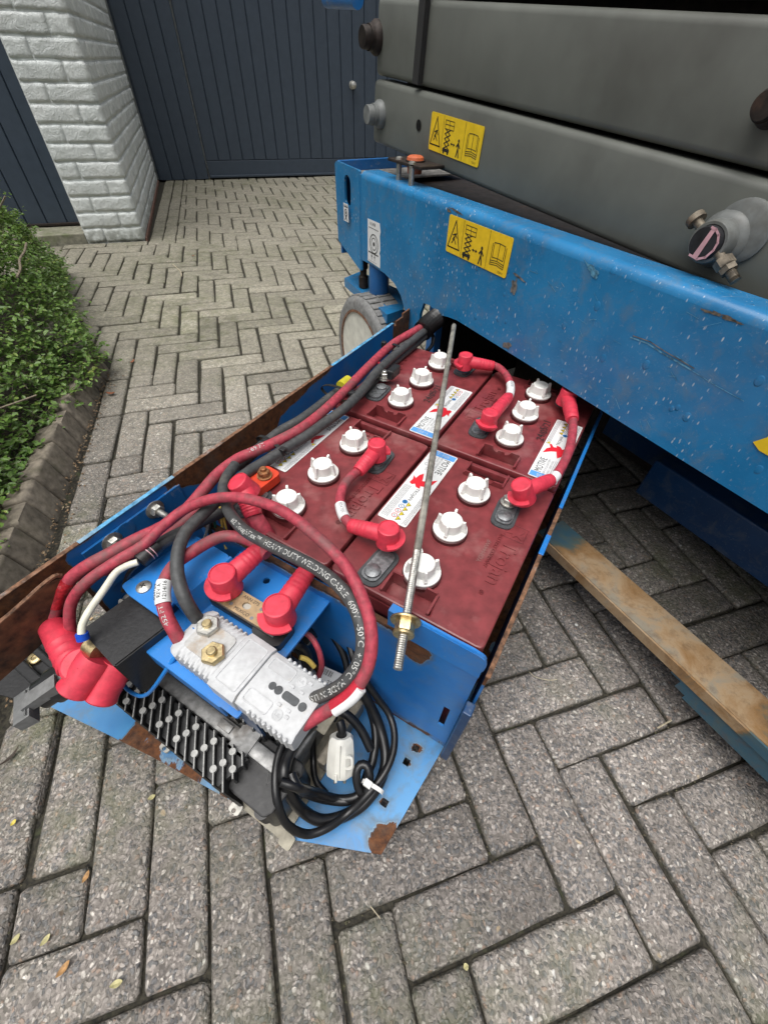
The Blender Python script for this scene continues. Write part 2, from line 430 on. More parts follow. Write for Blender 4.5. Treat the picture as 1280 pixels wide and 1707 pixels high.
# ------------------------------------------------------------------ paving
def concrete(name, tone=1.0):
    m_, n, b = new_mat(name); g = NG(n); co = g.pos()
    oi = g.node('ShaderNodeObjectInfo')
    big = g.noise(co, 3.2, 5, .6)
    base = g.mix(g.ramp(big, [(.35, 0), (.65, 1)]), (.215, .190, .172), (.310, .280, .254))
    base = g.mix(g.ramp(g.noise(co, 45, 6, .7), [(.35, 0), (.7, 1)]), g.mix(.5, base, (.06, .054, .046)), base)
    # exposed stones in the surface
    wob = g.node('ShaderNodeVectorMath', operation='ADD'); n.links.new(co, wob.inputs[0])
    ns = g.node('ShaderNodeTexNoise'); ns.inputs['Scale'].default_value = 60; n.links.new(co, ns.inputs['Vector'])
    sc = g.node('ShaderNodeVectorMath', operation='SCALE'); sc.inputs['Scale'].default_value = .012; n.links.new(ns.outputs['Color'], sc.inputs[0])
    n.links.new(sc.outputs[0], wob.inputs[1]); cw = wob.outputs[0]
    v1 = g.vor(cw, 200)
    stone = g.ramp(v1.outputs['Distance'], [(.40, 1), (.60, 0)])
    sep = g.node('ShaderNodeSeparateColor'); n.links.new(v1.outputs['Color'], sep.inputs[0])
    scol = g.ramp(sep.outputs[0], [(0, (.075, .080, .088)), (.28, (.14, .145, .15)), (.42, (.26, .235, .215)), (.60, (.37, .33, .30)), (.84, (.30, .21, .16)), (.91, (.55, .51, .46))], 'CONSTANT')
    base = g.mix(g.math('MULTIPLY', stone, .68), base, scol)
    v3 = g.vor(cw, 430); sep3 = g.node('ShaderNodeSeparateColor'); n.links.new(v3.outputs['Color'], sep3.inputs[0])
    base = g.mix(1.0, base, g.ramp(sep3.outputs[0], [(0, .58), (.5, 1.0), (.9, 1.25), (1, 1.7)]), 'MULTIPLY')
    v2 = g.vor(cw, 58)
    s2 = g.ramp(v2.outputs['Distance'], [(.10, 1), (.19, 0)])
    sep2 = g.node('ShaderNodeSeparateColor'); n.links.new(v2.outputs['Color'], sep2.inputs[0])
    pick = g.ramp(sep2.outputs[1], [(.84, 0), (.86, 1)])
    scol2 = g.ramp(sep2.outputs[0], [(0, (.60, .58, .52)), (.45, (.42, .33, .22)), (.62, (.12, .09, .07)), (.8, (.66, .66, .64))], 'CONSTANT')
    base = g.mix(g.math('MULTIPLY', s2, pick), base, scol2)
    # lichen-pale and mossy zones further up the drive
    sx = g.node('ShaderNodeSeparateXYZ'); n.links.new(co, sx.inputs[0])
    far = g.node('ShaderNodeMapRange'); far.inputs[1].default_value = .5; far.inputs[2].default_value = 1.6; n.links.new(sx.outputs[1], far.inputs[0])
    pale = g.mix(g.ramp(g.noise(co, 70, 4, .7), [(.4, 0), (.62, 1)]), (.225, .212, .155), (.43, .405, .305))
    base = g.mix(g.math('MULTIPLY', far.outputs[0], .66), base, pale)
    moss = g.math('MULTIPLY', g.ramp(g.noise(co, 1.5, 5, .6), [(.46, 0), (.62, 1)]), g.ramp(g.noise(co, 24, 5, .65), [(.38, 0), (.60, .6)]))
    base = g.mix(moss, base, (.105, .115, .050))
    # each block a little different
    rv = g.node('ShaderNodeMapRange'); rv.inputs[3].default_value = .78; rv.inputs[4].default_value = 1.18; n.links.new(oi.outputs['Random'], rv.inputs[0])
    cmb = g.node('ShaderNodeCombineColor')
    for i in range(3): n.links.new(rv.outputs[0], cmb.inputs[i])
    base = g.mix(1.0, base, cmb.outputs[0], 'MULTIPLY')
    # broad dark stains and wheel grime
    base = g.mix(g.ramp(g.noise(co, 8, 7, .68, .5), [(.50, 0), (.74, .45)]), base, (.10, .088, .076))
    base = g.mix(g.ramp(g.noise(co, 30, 6, .7), [(.62, 0), (.74, .35)]), base, (.42, .38, .33))
    # dirt gathered in the low joint edge (by depth below the face)
    low = g.node('ShaderNodeMapRange'); low.inputs[1].default_value = -.0032; low.inputs[2].default_value = -.010; n.links.new(sx.outputs[2], low.inputs[0])
    soil = g.mix(g.noise(co, 120, 3), (.030, .026, .018), (.06, .06, .030))
    base = g.mix(g.math('MULTIPLY', low.outputs[0], .75), base, soil)
    if tone != 1: base = g.mix(1.0, base, (tone,) * 3, 'MULTIPLY')
    n.links.new(base, b.inputs['Base Color'])
    n.links.new(g.ramp(v1.outputs['Distance'], [(.1, .42), (.5, .8)]), b.inputs['Roughness'])
    h = g.math('ADD', g.math('MULTIPLY', stone, .7), g.math('MULTIPLY', g.noise(co, 160, 5, .75), 1.0))
    nb = g.bump(h, .65, .0022)
    nb = g.bump(g.noise(co, 18, 4), .35, .006, nb)
    n.links.new(nb, b.inputs['Normal'])
    return m_
CONC = concrete('exposed_aggregate_concrete')
CONC_EDGE = plain('weathered_kerb_concrete', (.21, .18, .14), .85, 0, .25, 60, .7, (.11, .10, .065), .46)
SOIL = plain('joint_soil', (.034, .030, .020), .95, 0, .5, 180, .9, (.05, .062, .022), .42)
EARTH = plain('dark_earth', (.035, .026, .018), .95, 0, .5, 90, 1.0, (.07, .045, .025), .4)
# joint bed: one sheet to the horizon
ground = mesh('ground', [(-70, -70, -.011), (70, -70, -.011), (70, 70, -.011), (-70, 70, -.011)], [(0, 1, 2, 3)], SOIL)
tag(ground, kind='structure')
pav = tag(thing('pavement', 'grey exposed aggregate concrete block paving laid in herringbone', 'pavement'), kind='structure')
del pav['category']

TH, OX, OY, RR = .31761, -10.4215, 28.7518, 2.9498
def LW(x, y):
    return (UNIT * (OX + math.cos(TH) * x + math.sin(TH) * y), UNIT * (OY + math.sin(TH) * x - math.cos(TH) * y))
def WL(X, Y):
    a, b = X / UNIT - OX, Y / UNIT - OY
    return (math.cos(TH) * a + math.sin(TH) * b, math.sin(TH) * a - math.cos(TH) * b)
seam = WL(-.80, 1.09)[0]
pier_c = WL(-1.407, 2.694)
def clip(poly, nx, ny, c):
    out = []
    for i in range(len(poly)):
        a, b = poly[i - 1], poly[i]
        da, db = a[0] * nx + a[1] * ny - c, b[0] * nx + b[1] * ny - c
        if (da < 0) != (db < 0):
            t = da / (da - db); out.append((a[0] + (b[0] - a[0]) * t, a[1] + (b[1] - a[1]) * t))
        if db < 0: out.append(b)
    return out
JN = .0026
def paver_mesh(poly, rough=.0012, seed=0):
    """poly: ccw outline in metres around its centre; top face near z=0, skirt to -0.03"""
    rnd = random.Random(seed)
    n = len(poly); pts = []
    for i in range(n):
        a, b = Vector(poly[i]), Vector(poly[(i + 1) % n]); L = (b - a).length
        k = max(1, int(L / .05)); d = (b - a).normalized()
        c_ = min(.0045, L * .2)
        pts.append(a + d * c_)
        for j in range(1, k): pts.append(a + (b - a) * (j / k))
        pts.append(b - d * c_)
    cen = sum(pts, Vector((0, 0))) / len(pts)
    def ring(ins, z, jit):
        r = []
        for p in pts:
            d = (cen - p); q = p.copy()
            # inset towards the middle line of the block
            q += Vector((math.copysign(min(abs(d.x), ins), d.x), math.copysign(min(abs(d.y), ins), d.y)))
            r.append((q.x + rnd.uniform(-jit, jit), q.y + rnd.uniform(-jit, jit), z + rnd.uniform(-jit, jit) * .4))
        return r
    rings = [ring(0, -.03, 0), ring(0, -.009, rough * .8), ring(.0014, -.0030, rough), ring(.0050, -.0006, rough * .9), ring(.012, 0.0004, rough * .5)]
    v = [p for r_ in rings for p in r_]; k = len(pts); f = []
    for j in range(len(rings) - 1):
        for i in range(k):
            f.append((j * k + i, j * k + (i + 1) % k, (j + 1) * k + (i + 1) % k, (j + 1) * k + i))
    f.append(tuple(range((len(rings) - 1) * k, len(rings) * k)))
    return v, f
def area2(p): return sum(p[i - 1][0] * p[i][1] - p[i][0] * p[i - 1][1] for i in range(len(p)))
paver_variants = []
for k in range(20):
    jn_ = JN if k < 10 else .0062          # the joints have opened and washed out further up the drive
    L, Wd = RR * UNIT - jn_, UNIT - jn_
    v, f = paver_mesh([(-L / 2, -Wd / 2), (L / 2, -Wd / 2), (L / 2, Wd / 2), (-L / 2, Wd / 2)], seed=k)
    me = bpy.data.meshes.new('paver'); me.from_pydata(v, [], f); me.materials.append(CONC)
    for p in me.polygons: p.use_smooth = True
    me.set_sharp_from_angle(angle=R(60))
    paver_variants.append(me)
jobs = []        # (kind, world centre, angle, polygon local or None)
def add_rect(x0, y0, x1, y1, clips):
    poly = [(x0, y0), (x1, y0), (x1, y1), (x0, y1)]
    full = True
    for nx, ny, c in clips:
        q = clip(poly, nx, ny, c)
        if len(q) < 3: return
        if abs(area2(q)) < abs(area2(poly)) - 1e-4: full = False
        poly = q
    if abs(area2(poly)) / 2 < .12: return
    cx, cy = LW((x0 + x1) / 2, (y0 + y1) / 2)
    if not (-3.6 < cx < 4.2 and -.75 < cy < 5.7): return
    if full:
        jobs.append((cx, cy, TH if (x1 - x0) > (y1 - y0) else TH + math.pi / 2, None))
    else:
        w_ = [LW(*p) for p in poly]
        if area2(w_) > 0: pass
        mx = sum(p[0] for p in w_) / len(w_); my = sum(p[1] for p in w_) / len(w_)
        ca, sa = math.cos(-TH), math.sin(-TH)
        loc = [((p[0] - mx) * ca - (p[1] - my) * sa, (p[0] - mx) * sa + (p[1] - my) * ca) for p in w_]
        if area2(loc) < 0: loc = loc[::-1]
        g_ = JN / 2
        loc = [(x - math.copysign(min(g_, abs(x) * .3), x), y - math.copysign(min(g_, abs(y) * .3), y)) for x, y in loc]
        jobs.append((mx, my, TH, loc))
# rows: a course of stretchers in front of the pier, a double course beside it, and one beside the bed
pf = pier_c[1] + .10                      # lattice y of the pier front
ps = pier_c[0] + .25                      # lattice x of its side
for k in range(-34, 84):
    for mm in range(-8, 20):
        X0, Y0 = k + mm * (1 - RR), k + mm * (1 + RR)
        for (a, b, c_, d) in ((X0, Y0, X0 + RR, Y0 + 1), (X0, Y0 + 1, X0 + 1, Y0 + 1 + RR)):
            if b > pf + 1.0 - .3 or d > pf + 1:
                add_rect(a, b, c_, d, [(-1, 0, -(seam if LW(a, b)[1] < 1.42 else seam - 14)), (0, -1, -(pf + 1))])
            if b < pf + 1:
                add_rect(a, b, c_, d, [(-1, 0, -(ps + 2.0)), (0, 1, pf + 1)])
x = ps - 9 * RR
for k in range(14):                       # in front of the pier
    add_rect(x, pf, x + RR, pf + 1, [(-1, 0, -(ps - 9 * RR)), (1, 0, ps + 2.0)]); x += RR
add_rect(ps + 1, pf - 1.3, ps + 2, pf, [])
y = pf
for k in range(9):                        # beside the pier
    add_rect(ps, y - RR, ps + 1, y, []); add_rect(ps + 1, y - RR - 1.3, ps + 2, y - 1.3, []); y -= RR
y = pf + 1
for k in range(28):                       # beside the bed
    if LW(seam, y)[1] < 1.46: add_rect(seam - 1, y, seam, y + RR, [])
    if y > WL(-.6, .25)[1]:
        add_rect(seam - 2, y + 1.2, seam - 1, y + RR + 1.2, []); add_rect(seam - 3, y + .3, seam - 2, y + RR + .3, [])
    y += RR
def cam_dist(j): return math.hypot(j[0] - 0.0, j[1] - .2)
def seen(j):
    d = Vector((j[0], j[1], 0)) - Vector((0, 0, HCAM)); z = d.dot(fwd)
    if z < .1: return False
    u, v = d.dot(right) / z * FPX + 640, d.dot(down) / z * FPX + 853.5
    return -160 < u < 1440 and 120 < v < 1900
jobs.sort(key=lambda j: (not seen(j), cam_dist(j)))
rest = MB(); nrest = 0
for i, (cx, cy, an, loc) in enumerate(jobs):
    rz = an + random.gauss(0, .010); dz = random.gauss(-.001, .0011)
    # slabs have settled a little, so neighbours are not dead level
    Mx = Matrix.Translation((cx + random.gauss(0, .0009), cy + random.gauss(0, .0009), dz)) @ Matrix.Rotation(rz, 4, 'Z') @ Matrix.Rotation(random.gauss(0, .009), 4, 'X') @ Matrix.Rotation(random.gauss(0, .006), 4, 'Y')
    if loc is None: me = paver_variants[(i * 7 + int(cx * 31)) % 10 + (10 if cy > .62 + .12 * math.sin(cx * 5) else 0)]
    else:
        v, f = paver_mesh(loc, seed=i); me = bpy.data.meshes.new('paver'); me.from_pydata(v, [], f); me.materials.append(CONC)
        for p in me.polygons: p.use_smooth = True
        me.set_sharp_from_angle(angle=R(60))
    if i < 300:
        if random.random() < .5 and loc is None: Mx = Mx @ Matrix.Rotation(math.pi, 4, 'Z')
        o = bpy.data.objects.new('paver', me); put(o, pav); o.matrix_basis = Mx
    else:
        rest.add([v.co for v in me.vertices], [tuple(p.vertices) for p in me.polygons], Mx)
o = rest.build('paver_field', CONC, pav, smooth=True); tag(o, kind='stuff')

# ------------------------------------------------------------------ building
def paint_wall():
    m_, n, b = new_mat('painted_brick'); g = NG(n); co = g.pos()
    base = g.mix(g.ramp(g.noise(co, 7, 6), [(.35, 0), (.7, 1)]), (.66, .70, .68), (.77, .80, .78))
    base = g.mix(g.ramp(g.noise(co, 60, 7, .7), [(.60, 0), (.80, .4)]), base, (.36, .38, .35))
    sx = g.node('ShaderNodeSeparateXYZ'); n.links.new(co, sx.inputs[0])
    lo = g.node('ShaderNodeMapRange'); lo.inputs[1].default_value = .10; lo.inputs[2].default_value = 0; n.links.new(sx.outputs[2], lo.inputs[0])
    base = g.mix(g.math('MULTIPLY', lo.outputs[0], g.ramp(g.noise(co, 40, 5), [(.35, 0), (.6, .8)])), base, (.17, .18, .14))
    n.links.new(base, b.inputs['Base Color']); b.inputs['Roughness'].default_value = .62
    nb = g.bump(g.noise(co, 34, 9, .68, 1.6), .9, .009)
    nb = g.bump(g.noise(co, 150, 4), .3, .002, nb)
    n.links.new(nb, b.inputs['Normal']); return m_
WALL = paint_wall()
pier = thing('brick_pier', 'pale grey painted brick pier with rough faces between the two dark doors', 'wall', mat4=BD)
CH = .0690; PW = .29; PD = 1.72; NC = 27
mb = MB(BD); mb.box(-PW + .0008, -.0008, .0008, PD, -.02, NC * CH); mb.build('mortar_core', WALL, pier)
def brick_mesh(L, D, seed, nx=12, ny=6):
    """rough hand-moulded brick, length along x, outward face y=0 (towards -y), depth D"""
    rnd = random.Random(seed); off = Vector((seed * 3.7, seed * 1.9, 0)); H_ = CH - .009
    v = []; f = []
    for j in range(ny + 1):
        for i in range(nx + 1):
            x, z = L * i / nx, H_ * j / ny
            q = off + Vector((x * 30, z * 45, 0))
            e = noise.fractal(q, 1.0, 2.0, 4)
            rim = min(i, nx - i, j, ny - j)
            y = -e * .0036 + (.0013 if rim == 0 else 0.0)
            xx = x + (noise.noise(q + Vector((9, 0, 0))) * .0028 if rim == 0 else 0)
            zz = z + (noise.noise(q + Vector((0, 9, 0))) * .0032 if rim == 0 else 0)
            v.append((xx, y, zz))
    w_ = nx + 1
    for j in range(ny):
        for i in range(nx): f.append((j * w_ + i, j * w_ + i + 1, (j + 1) * w_ + i + 1, (j + 1) * w_ + i))
    rim = [i for i in range(nx + 1)] + [j * w_ + nx for j in range(1, ny + 1)] + [ny * w_ + i for i in range(nx - 1, -1, -1)] + [j * w_ for j in range(ny - 1, 0, -1)]
    base = len(v)
    for k in rim: v.append((v[k][0], D, v[k][2]))
    n = len(rim)
    for k in range(n): f.append((rim[k], base + k, base + (k + 1) % n, rim[(k + 1) % n]))
    me = bpy.data.meshes.new('brick'); me.from_pydata(v, [], f); me.materials.append(WALL)
    for p in me.polygons: p.use_smooth = True
    return me
fullb = [brick_mesh(.19, .012, s, 10, 5) for s in range(8)]; halfb = [brick_mesh(.088, .012, s + 20, 6, 5) for s in range(6)]
nb_ = 0
def lay(me, mtx):
    global nb_
    o = bpy.data.objects.new('brick', me); put(o, pier); o.matrix_basis = mtx; nb_ += 1
upper = MB()
for c_ in range(NC):
    z = c_ * CH + .004
    row = [(-.284, fullb), (-.088, halfb)] if c_ % 2 else [(-.284, halfb), (-.190, fullb)]
    for x, src in row:
        me = random.choice(src)
        Mx = Matrix.Translation((x, -.004 + random.uniform(-.0015, .0015), z + random.uniform(-.0012, .0012)))
        if c_ < 18: lay(me, Mx)
        else: upper.add([v.co for v in me.vertices], [tuple(p.vertices) for p in me.polygons], BD @ Mx)
    y = .0 if c_ % 2 == 0 else -.0
    run = [(.002, halfb, .094)] if c_ % 2 else []
    yy = .096 if c_ % 2 else .002
    while yy < PD - .03:
        run.append((yy, fullb, .198)); yy += .198
    for y, src, _ in run:
        me = random.choice(src)
        sc_ = min(1, (PD - y - .002) / (.19 if src is fullb else .088))
        Mx = Matrix.Translation((.004 + random.uniform(-.0015, .0015), y, z)) @ Matrix.Rotation(math.pi / 2, 4, 'Z') @ Matrix.Diagonal((sc_, 1, 1, 1))
        if c_ < 18: lay(me, Mx)
        else: upper.add([v.co for v in me.vertices], [tuple(p.vertices) for p in me.polygons], BD @ Mx)
o = upper.build('upper_brickwork', WALL, pier, smooth=True); tag(o, kind='stuff')
mb = MB(BD); mb.box(.004, .012, -.002, 1.70, -.01, .011); mb.build('damp_course', plain('red_mortar', (.20, .11, .08), .9, 0, .3, 80, .6), pier)

# right door, set in a wall plane 1.75 m back
DP = 1.75
nB = (BD.to_3x3() @ Vector((0, 1, 0)))
def onB(px, py, d=DP):
    P = hit(px, py, BD @ Vector((0, d, 0)), nB); return BDi @ P
gd = thing('garage_door', 'wide dark blue-grey door of vertical boards with a round knob', 'door', mat4=BD @ Matrix.Translation((.418, DP, 0)))
kn = onB(587, 141)
rail_top = onB(420, 265).z
DH = 2.3
mb = MB(BD); mb.box(.42, 3.1, DP + .012, DP + .05, .012, DH); mb.build('door_core', DOOR, gd)
def board(x0, x1, z0, z1, parent, dd=DP, name='board'):
    mb = MB(BD); w_ = x1 - x0
    mb.prism([(x0 + .001, dd + .006), (x0 + .005, dd), (x0 + w_ * .5, dd - .0006), (x1 - .005, dd), (x1 - .001, dd + .006), (x1 - .001, dd + .012), (x0 + .001, dd + .012)], z0, z1)
    return mb.build(name, DOOR, parent)
mb = MB(BD); mb.box(.424, 3.1, DP - .004, DP + .012, .014, rail_top - .006, .002); mb.build('bottom_rail', DOOR, gd)
mb = MB(BD); mb.box(.424, 3.1, DP - .016, DP - .004, .012, .028, .003); mb.build('weather_bar', DOOR, gd)
x = .424
while x < 3.0:
    board(x, x + .0985, rail_top, DH, gd); x += .0985
mb = MB(BD @ Matrix.Translation((kn.x, DP, kn.z)) @ Matrix.Rotation(R(90), 4, 'X'))
mb.lathe([(.0, -.002), (.026, -.002), (.026, .004), (.011, .006), (.010, .026), (.020, .032), (.025, .042), (.022, .052), (.010, .058), (0, .059)], 20)
mb.build('knob', STEEL, gd, smooth=True)
sd_ = thing('door_side_panel', 'narrow dark fixed panel of vertical boards between pier and door', 'door panel', mat4=BD @ Matrix.Translation((.02, DP, 0)))
mb = MB(BD); mb.box(.012, .406, DP + .010, DP + .05, .004, DH); mb.build('panel_core', DOOR, sd_)
for k in range(4): board(.022 + k * .097, .022 + (k + 1) * .097, .004, DH, sd_, DP - .002)
# left door with its sill
ld = thing('side_door', 'dark blue-grey boarded door left of the pier, partly behind the shrub', 'door', mat4=BD @ Matrix.Translation((-.30, .19, 0)))
DL = .19
mb = MB(BD); mb.box(-2.3, -PW - .003, DL + .012, DL + .06, .062, DH); mb.build('door_core', DOOR, ld)
x = -PW - .004
for k in range(18):
    board(x - .0985, x, .062, DH, ld, DL); x -= .0985
mb = MB(BD); mb.box(-2.3, -PW - .004, DL - .012, DL + .012, .050, .062, .002); mb.build('weather_strip', DARKSTEEL, ld)
sill = MB(BD).box(-2.3, -PW - .004, .012, DL + .06, -.02, .044, .004).build('door_sill', plain('sill_concrete', (.27, .26, .20), .85, 0, .2, 50, .5, (.13, .15, .07), .5), None)
tag(sill, 'mossy pale concrete sill under the left dark door', 'sill')
# house wall behind and beyond both doors
wl = MB(BD); wl.box(-2.3, 3.1, DP + .06, DP + .3, 0, 3.0); wl.box(-2.3, -PW - .003, DL + .07, DP + .06, 0, 3.0)
o = wl.build('house_wall', WALL, None); tag(o, 'painted house wall that carries the dark doors', 'wall')

# ------------------------------------------------------------------ bed, edging, shrub
ed0, ed1 = Vector((-.948, 1.30, 0)), Vector((-.62, .19, 0))
ed = thing('bed_edging', 'row of upright weathered concrete blocks holding back the shrub bed', 'edging', loc=ed1)
edir = (ed1 - ed0).normalized(); elen = (ed1 - ed0).length
eout = Vector((edir.y, -edir.x, 0))       # away from the paving
if eout.x > 0: eout = -eout
k = 0; s_ = 0
evar = []
for sd2 in range(5):
    v, f = paver_mesh([(-.0335, -.028), (.0335, -.028), (.0335, .028), (-.0335, .028)], .002, 70 + sd2)
    v = [(a, b, c_ if c_ > -.02 else -.14) for a, b, c_ in v]
    me = bpy.data.meshes.new('edging_stone'); me.from_pydata(v, [], f); me.materials.append(CONC_EDGE)
    for p in me.polygons: p.use_smooth = True
    me.set_sharp_from_angle(angle=R(50)); evar.append(me)
s_ = .06
while s_ < elen + .25:
    p = ed0 + edir * s_ + eout * .044
    o = bpy.data.objects.new('edging_stone', evar[k % 5]); put(o, ed)
    zt = .066 + random.uniform(-.006, .006)
    Mx = Matrix.Translation(p + eout * random.uniform(-.003, .003) + Vector((0, 0, zt))) @ Matrix.Rotation(math.atan2(edir.y, edir.x), 4, 'Z') @ Matrix.Rotation(R(14) + random.gauss(0, .02), 4, 'X')@ Matrix.Rotation(random.gauss(0, .03), 4, 'Z')
    o.matrix_basis = world_of(ed).inverted() @ Mx
    s_ += .0705; k += 1
bed = MB()
bp = [ed0 + edir * -.9 + eout * .45, ed1 + edir * .5 + eout * .06, ed1 + edir * .5 + eout * 1.6, ed0 + edir * -.9 + eout * 1.6]
bv = []
for i in range(25):
    for j in range(15):
        s_i = -.9 + (elen + 1.4) * i / 24; a = ed0 + edir * s_i + eout * max(.065, (.30 if s_i < -.3 else .14 - s_i * .6) if s_i < .1 else 0); b_ = bp[3].lerp(bp[2], i / 24); q = a.lerp(b_, j / 14)
        bv.append((q.x, q.y, .030 + .012 * noise.noise(q * 9)))
bf = [(i * 15 + j, i * 15 + j + 1, (i + 1) * 15 + j + 1, (i + 1) * 15 + j) for i in range(24) for j in range(14)]
tag(mesh('planting_bed', bv, bf, EARTH, smooth=True), kind='structure')

def leaf_mat(name, c1, c2, c3):
    m_, n, b = new_mat(name); g = NG(n); co = g.pos()
    wn = g.node('ShaderNodeTexWhiteNoise'); q = g.node('ShaderNodeVectorMath', operation='SNAP'); q.inputs[1].default_value = (.012,) * 3
    n.links.new(co, q.inputs[0]); n.links.new(q.outputs[0], wn.inputs[0])
    c = g.ramp(wn.outputs[0], [(0, c1), (.5, c2), (.93, c2), (1, c3)])
    c = g.mix(g.ramp(g.noise(co, 5, 3), [(.4, 0), (.65, .6)]), c, c1)
    n.links.new(c, b.inputs['Base Color']); b.inputs['Roughness'].default_value = .42
    tr = g.node('ShaderNodeBsdfTranslucent'); n.links.new(c, tr.inputs[0])
    mx = g.node('ShaderNodeMixShader'); mx.inputs[0].default_value = .25
    out = n.nodes['Material Output']
    n.links.new(b.outputs[0], mx.inputs[1]); n.links.new(tr.outputs[0], mx.inputs[2]); n.links.new(mx.outputs[0], out.inputs[0])
    return m_
LEAF = leaf_mat('small_green_leaf', (.072, .150, .026), (.175, .290, .058), (.44, .48, .12))
TWIG = plain('twig_bark', (.19, .155, .11), .8, 0, .3, 200, .4)
sh = thing('shrub', 'low spreading green shrub with tiny round leaves spilling over its edging', 'shrub', loc=ed0 + eout * .4)
leaves = MB(); twigs = MB()
def hedge_edge(s_):
    K = [(-1.0, .45), (-.6, .34), (-.3, .26), (-.08, .17), (.08, .09), (.2, .11), (.4, .145), (.8, .16), (1.3, .17)]
    for (a, b_), (c_, d) in zip(K, K[1:]):
        if s_ <= c_: return b_ + (d - b_) * max(0, (s_ - a) / (c_ - a))
    return .13
def hedge_top(s_, t_):
    """s_: along the bed from its far end (m), t_: outward from the paving edge (m); height of the crown"""
    e = .05 * noise.noise(Vector((s_ * 5, t_ * 5, 1))) + .035 * noise.noise(Vector((s_ * 13, t_ * 13, 4)))
    wd = .20 if s_ < -.1 else (.20 + min(.22, (s_ + .1) * .6)); prof = min(1, max(0, (t_ - hedge_edge(s_) + .13) / wd)) ** .7
    endf = min(1, max(0, (s_ + .95) / .35)) ** .5
    return (.44 + .16 * max(0, .2 - s_)) * prof * endf + e
rl = random.Random(3)
def place_leaf(p, nrm, L):
    t = Vector((rl.gauss(0, 1), rl.gauss(0, 1), rl.gauss(0, 1))); t = (t - nrm * t.dot(nrm)).normalized(); b_ = nrm.cross(t)
    w_ = L * .62
    vs = [p, p + t * L * .35 + b_ * w_ * .5 + nrm * L * .10, p + t * L * .8 + b_ * w_ * .34 + nrm * L * .08, p + t * L, p + t * L * .8 - b_ * w_ * .34 + nrm * L * .08, p + t * L * .35 - b_ * w_ * .5 + nrm * L * .10]
    leaves.add(vs, [(0, 1, 2, 3), (0, 3, 4, 5)])
for k in range(8200):
    s_ = rl.uniform(-.95, elen + .10); t_ = rl.uniform(-.12, 1.1) if rl.random() < .6 else rl.uniform(-.12, .25)
    t_ += hedge_edge(s_)
    ht = hedge_top(s_, t_)
    if ht < .05: continue
    z = ht - abs(rl.gauss(0, .035))
    if rl.random() < .25: z = rl.uniform(.06, ht)
    base = ed0 + edir * s_ + eout * t_; base.z = max(z, .055)
    # a sprig: a thin shoot with leaves in pairs
    d = Vector((rl.gauss(0, .6), rl.gauss(0, .6), rl.uniform(.1, 1))) - eout * rl.uniform(-.2, .9); d.normalize()
    Ls = rl.uniform(.03, .07); tip = base + d * Ls + Vector((0, 0, -.15 * Ls))
    tw = base - d * .02
    side = d.cross(Vector((0, 0, 1))).normalized() * .0006
    twigs.add([tw - side, tw + side, tip + side * .3, tip - side * .3], [(0, 1, 2, 3)])
    for j in range(rl.randint(5, 9)):
        f_ = j / 8 + rl.uniform(0, .08); p = tw.lerp(tip, min(f_, 1))
        nn = (Vector((rl.gauss(0, .45), rl.gauss(0, .45), 1)) + d * .3).normalized()
        place_leaf(p, nn, rl.uniform(.0105, .0185))
o = leaves.build('foliage', LEAF, sh, smooth=False); tag(o, kind='stuff')
# a few bare woody stems that show through
for k in range(14):
    s_ = rl.uniform(-.7, elen); t_ = rl.uniform(.1, .6)
    a = ed0 + edir * s_ + eout * (t_ + .2); a.z = .04
    b_ = ed0 + edir * (s_ + rl.uniform(-.12, .12)) + eout * (t_ - rl.uniform(.05, .2)); b_.z = hedge_top(s_, t_) - rl.uniform(.01, .05)
    mid = a.lerp(b_, .5) + Vector((rl.uniform(-.03, .03), rl.uniform(-.03, .03), .03))
    twigs.tube(curve_path([a, mid, b_], 5), .0022, 5)
twigs.tube(curve_path([spot(28, 462, .36), spot(34, 448, .365), spot(33, 432, .37), spot(41, 418, .375), spot(44, 405, .372)], 4), .0026, 6)
o = twigs.build('twigs', TWIG, sh); tag(o, kind='stuff')
# litter along the edging
deb = MB()
for k in range(420):
    s_ = rl.uniform(.05, elen); p = ed0 + edir * s_ - eout * abs(rl.gauss(.012, .016)); p.z = .002 + rl.uniform(0, .003)
    L = rl.uniform(.0015, .005); t = Vector((rl.gauss(0, 1), rl.gauss(0, 1), rl.gauss(0, .3))).normalized(); b_ = t.cross(Vector((0, 0, 1))).normalized()
    deb.add([p - t * L, p + b_ * L * .6 + Vector((0, 0, .001)), p + t * L, p - b_ * L * .6], [(0, 1, 2, 3)])
o = deb.build('leaf_litter', plain('litter', (.20, .13, .07), .8, 0, .5, 300, .3, (.5, .44, .3), .45), None); tag(o, 'crumbled leaf litter lying along the foot of the edging', 'leaf litter', kind='stuff')
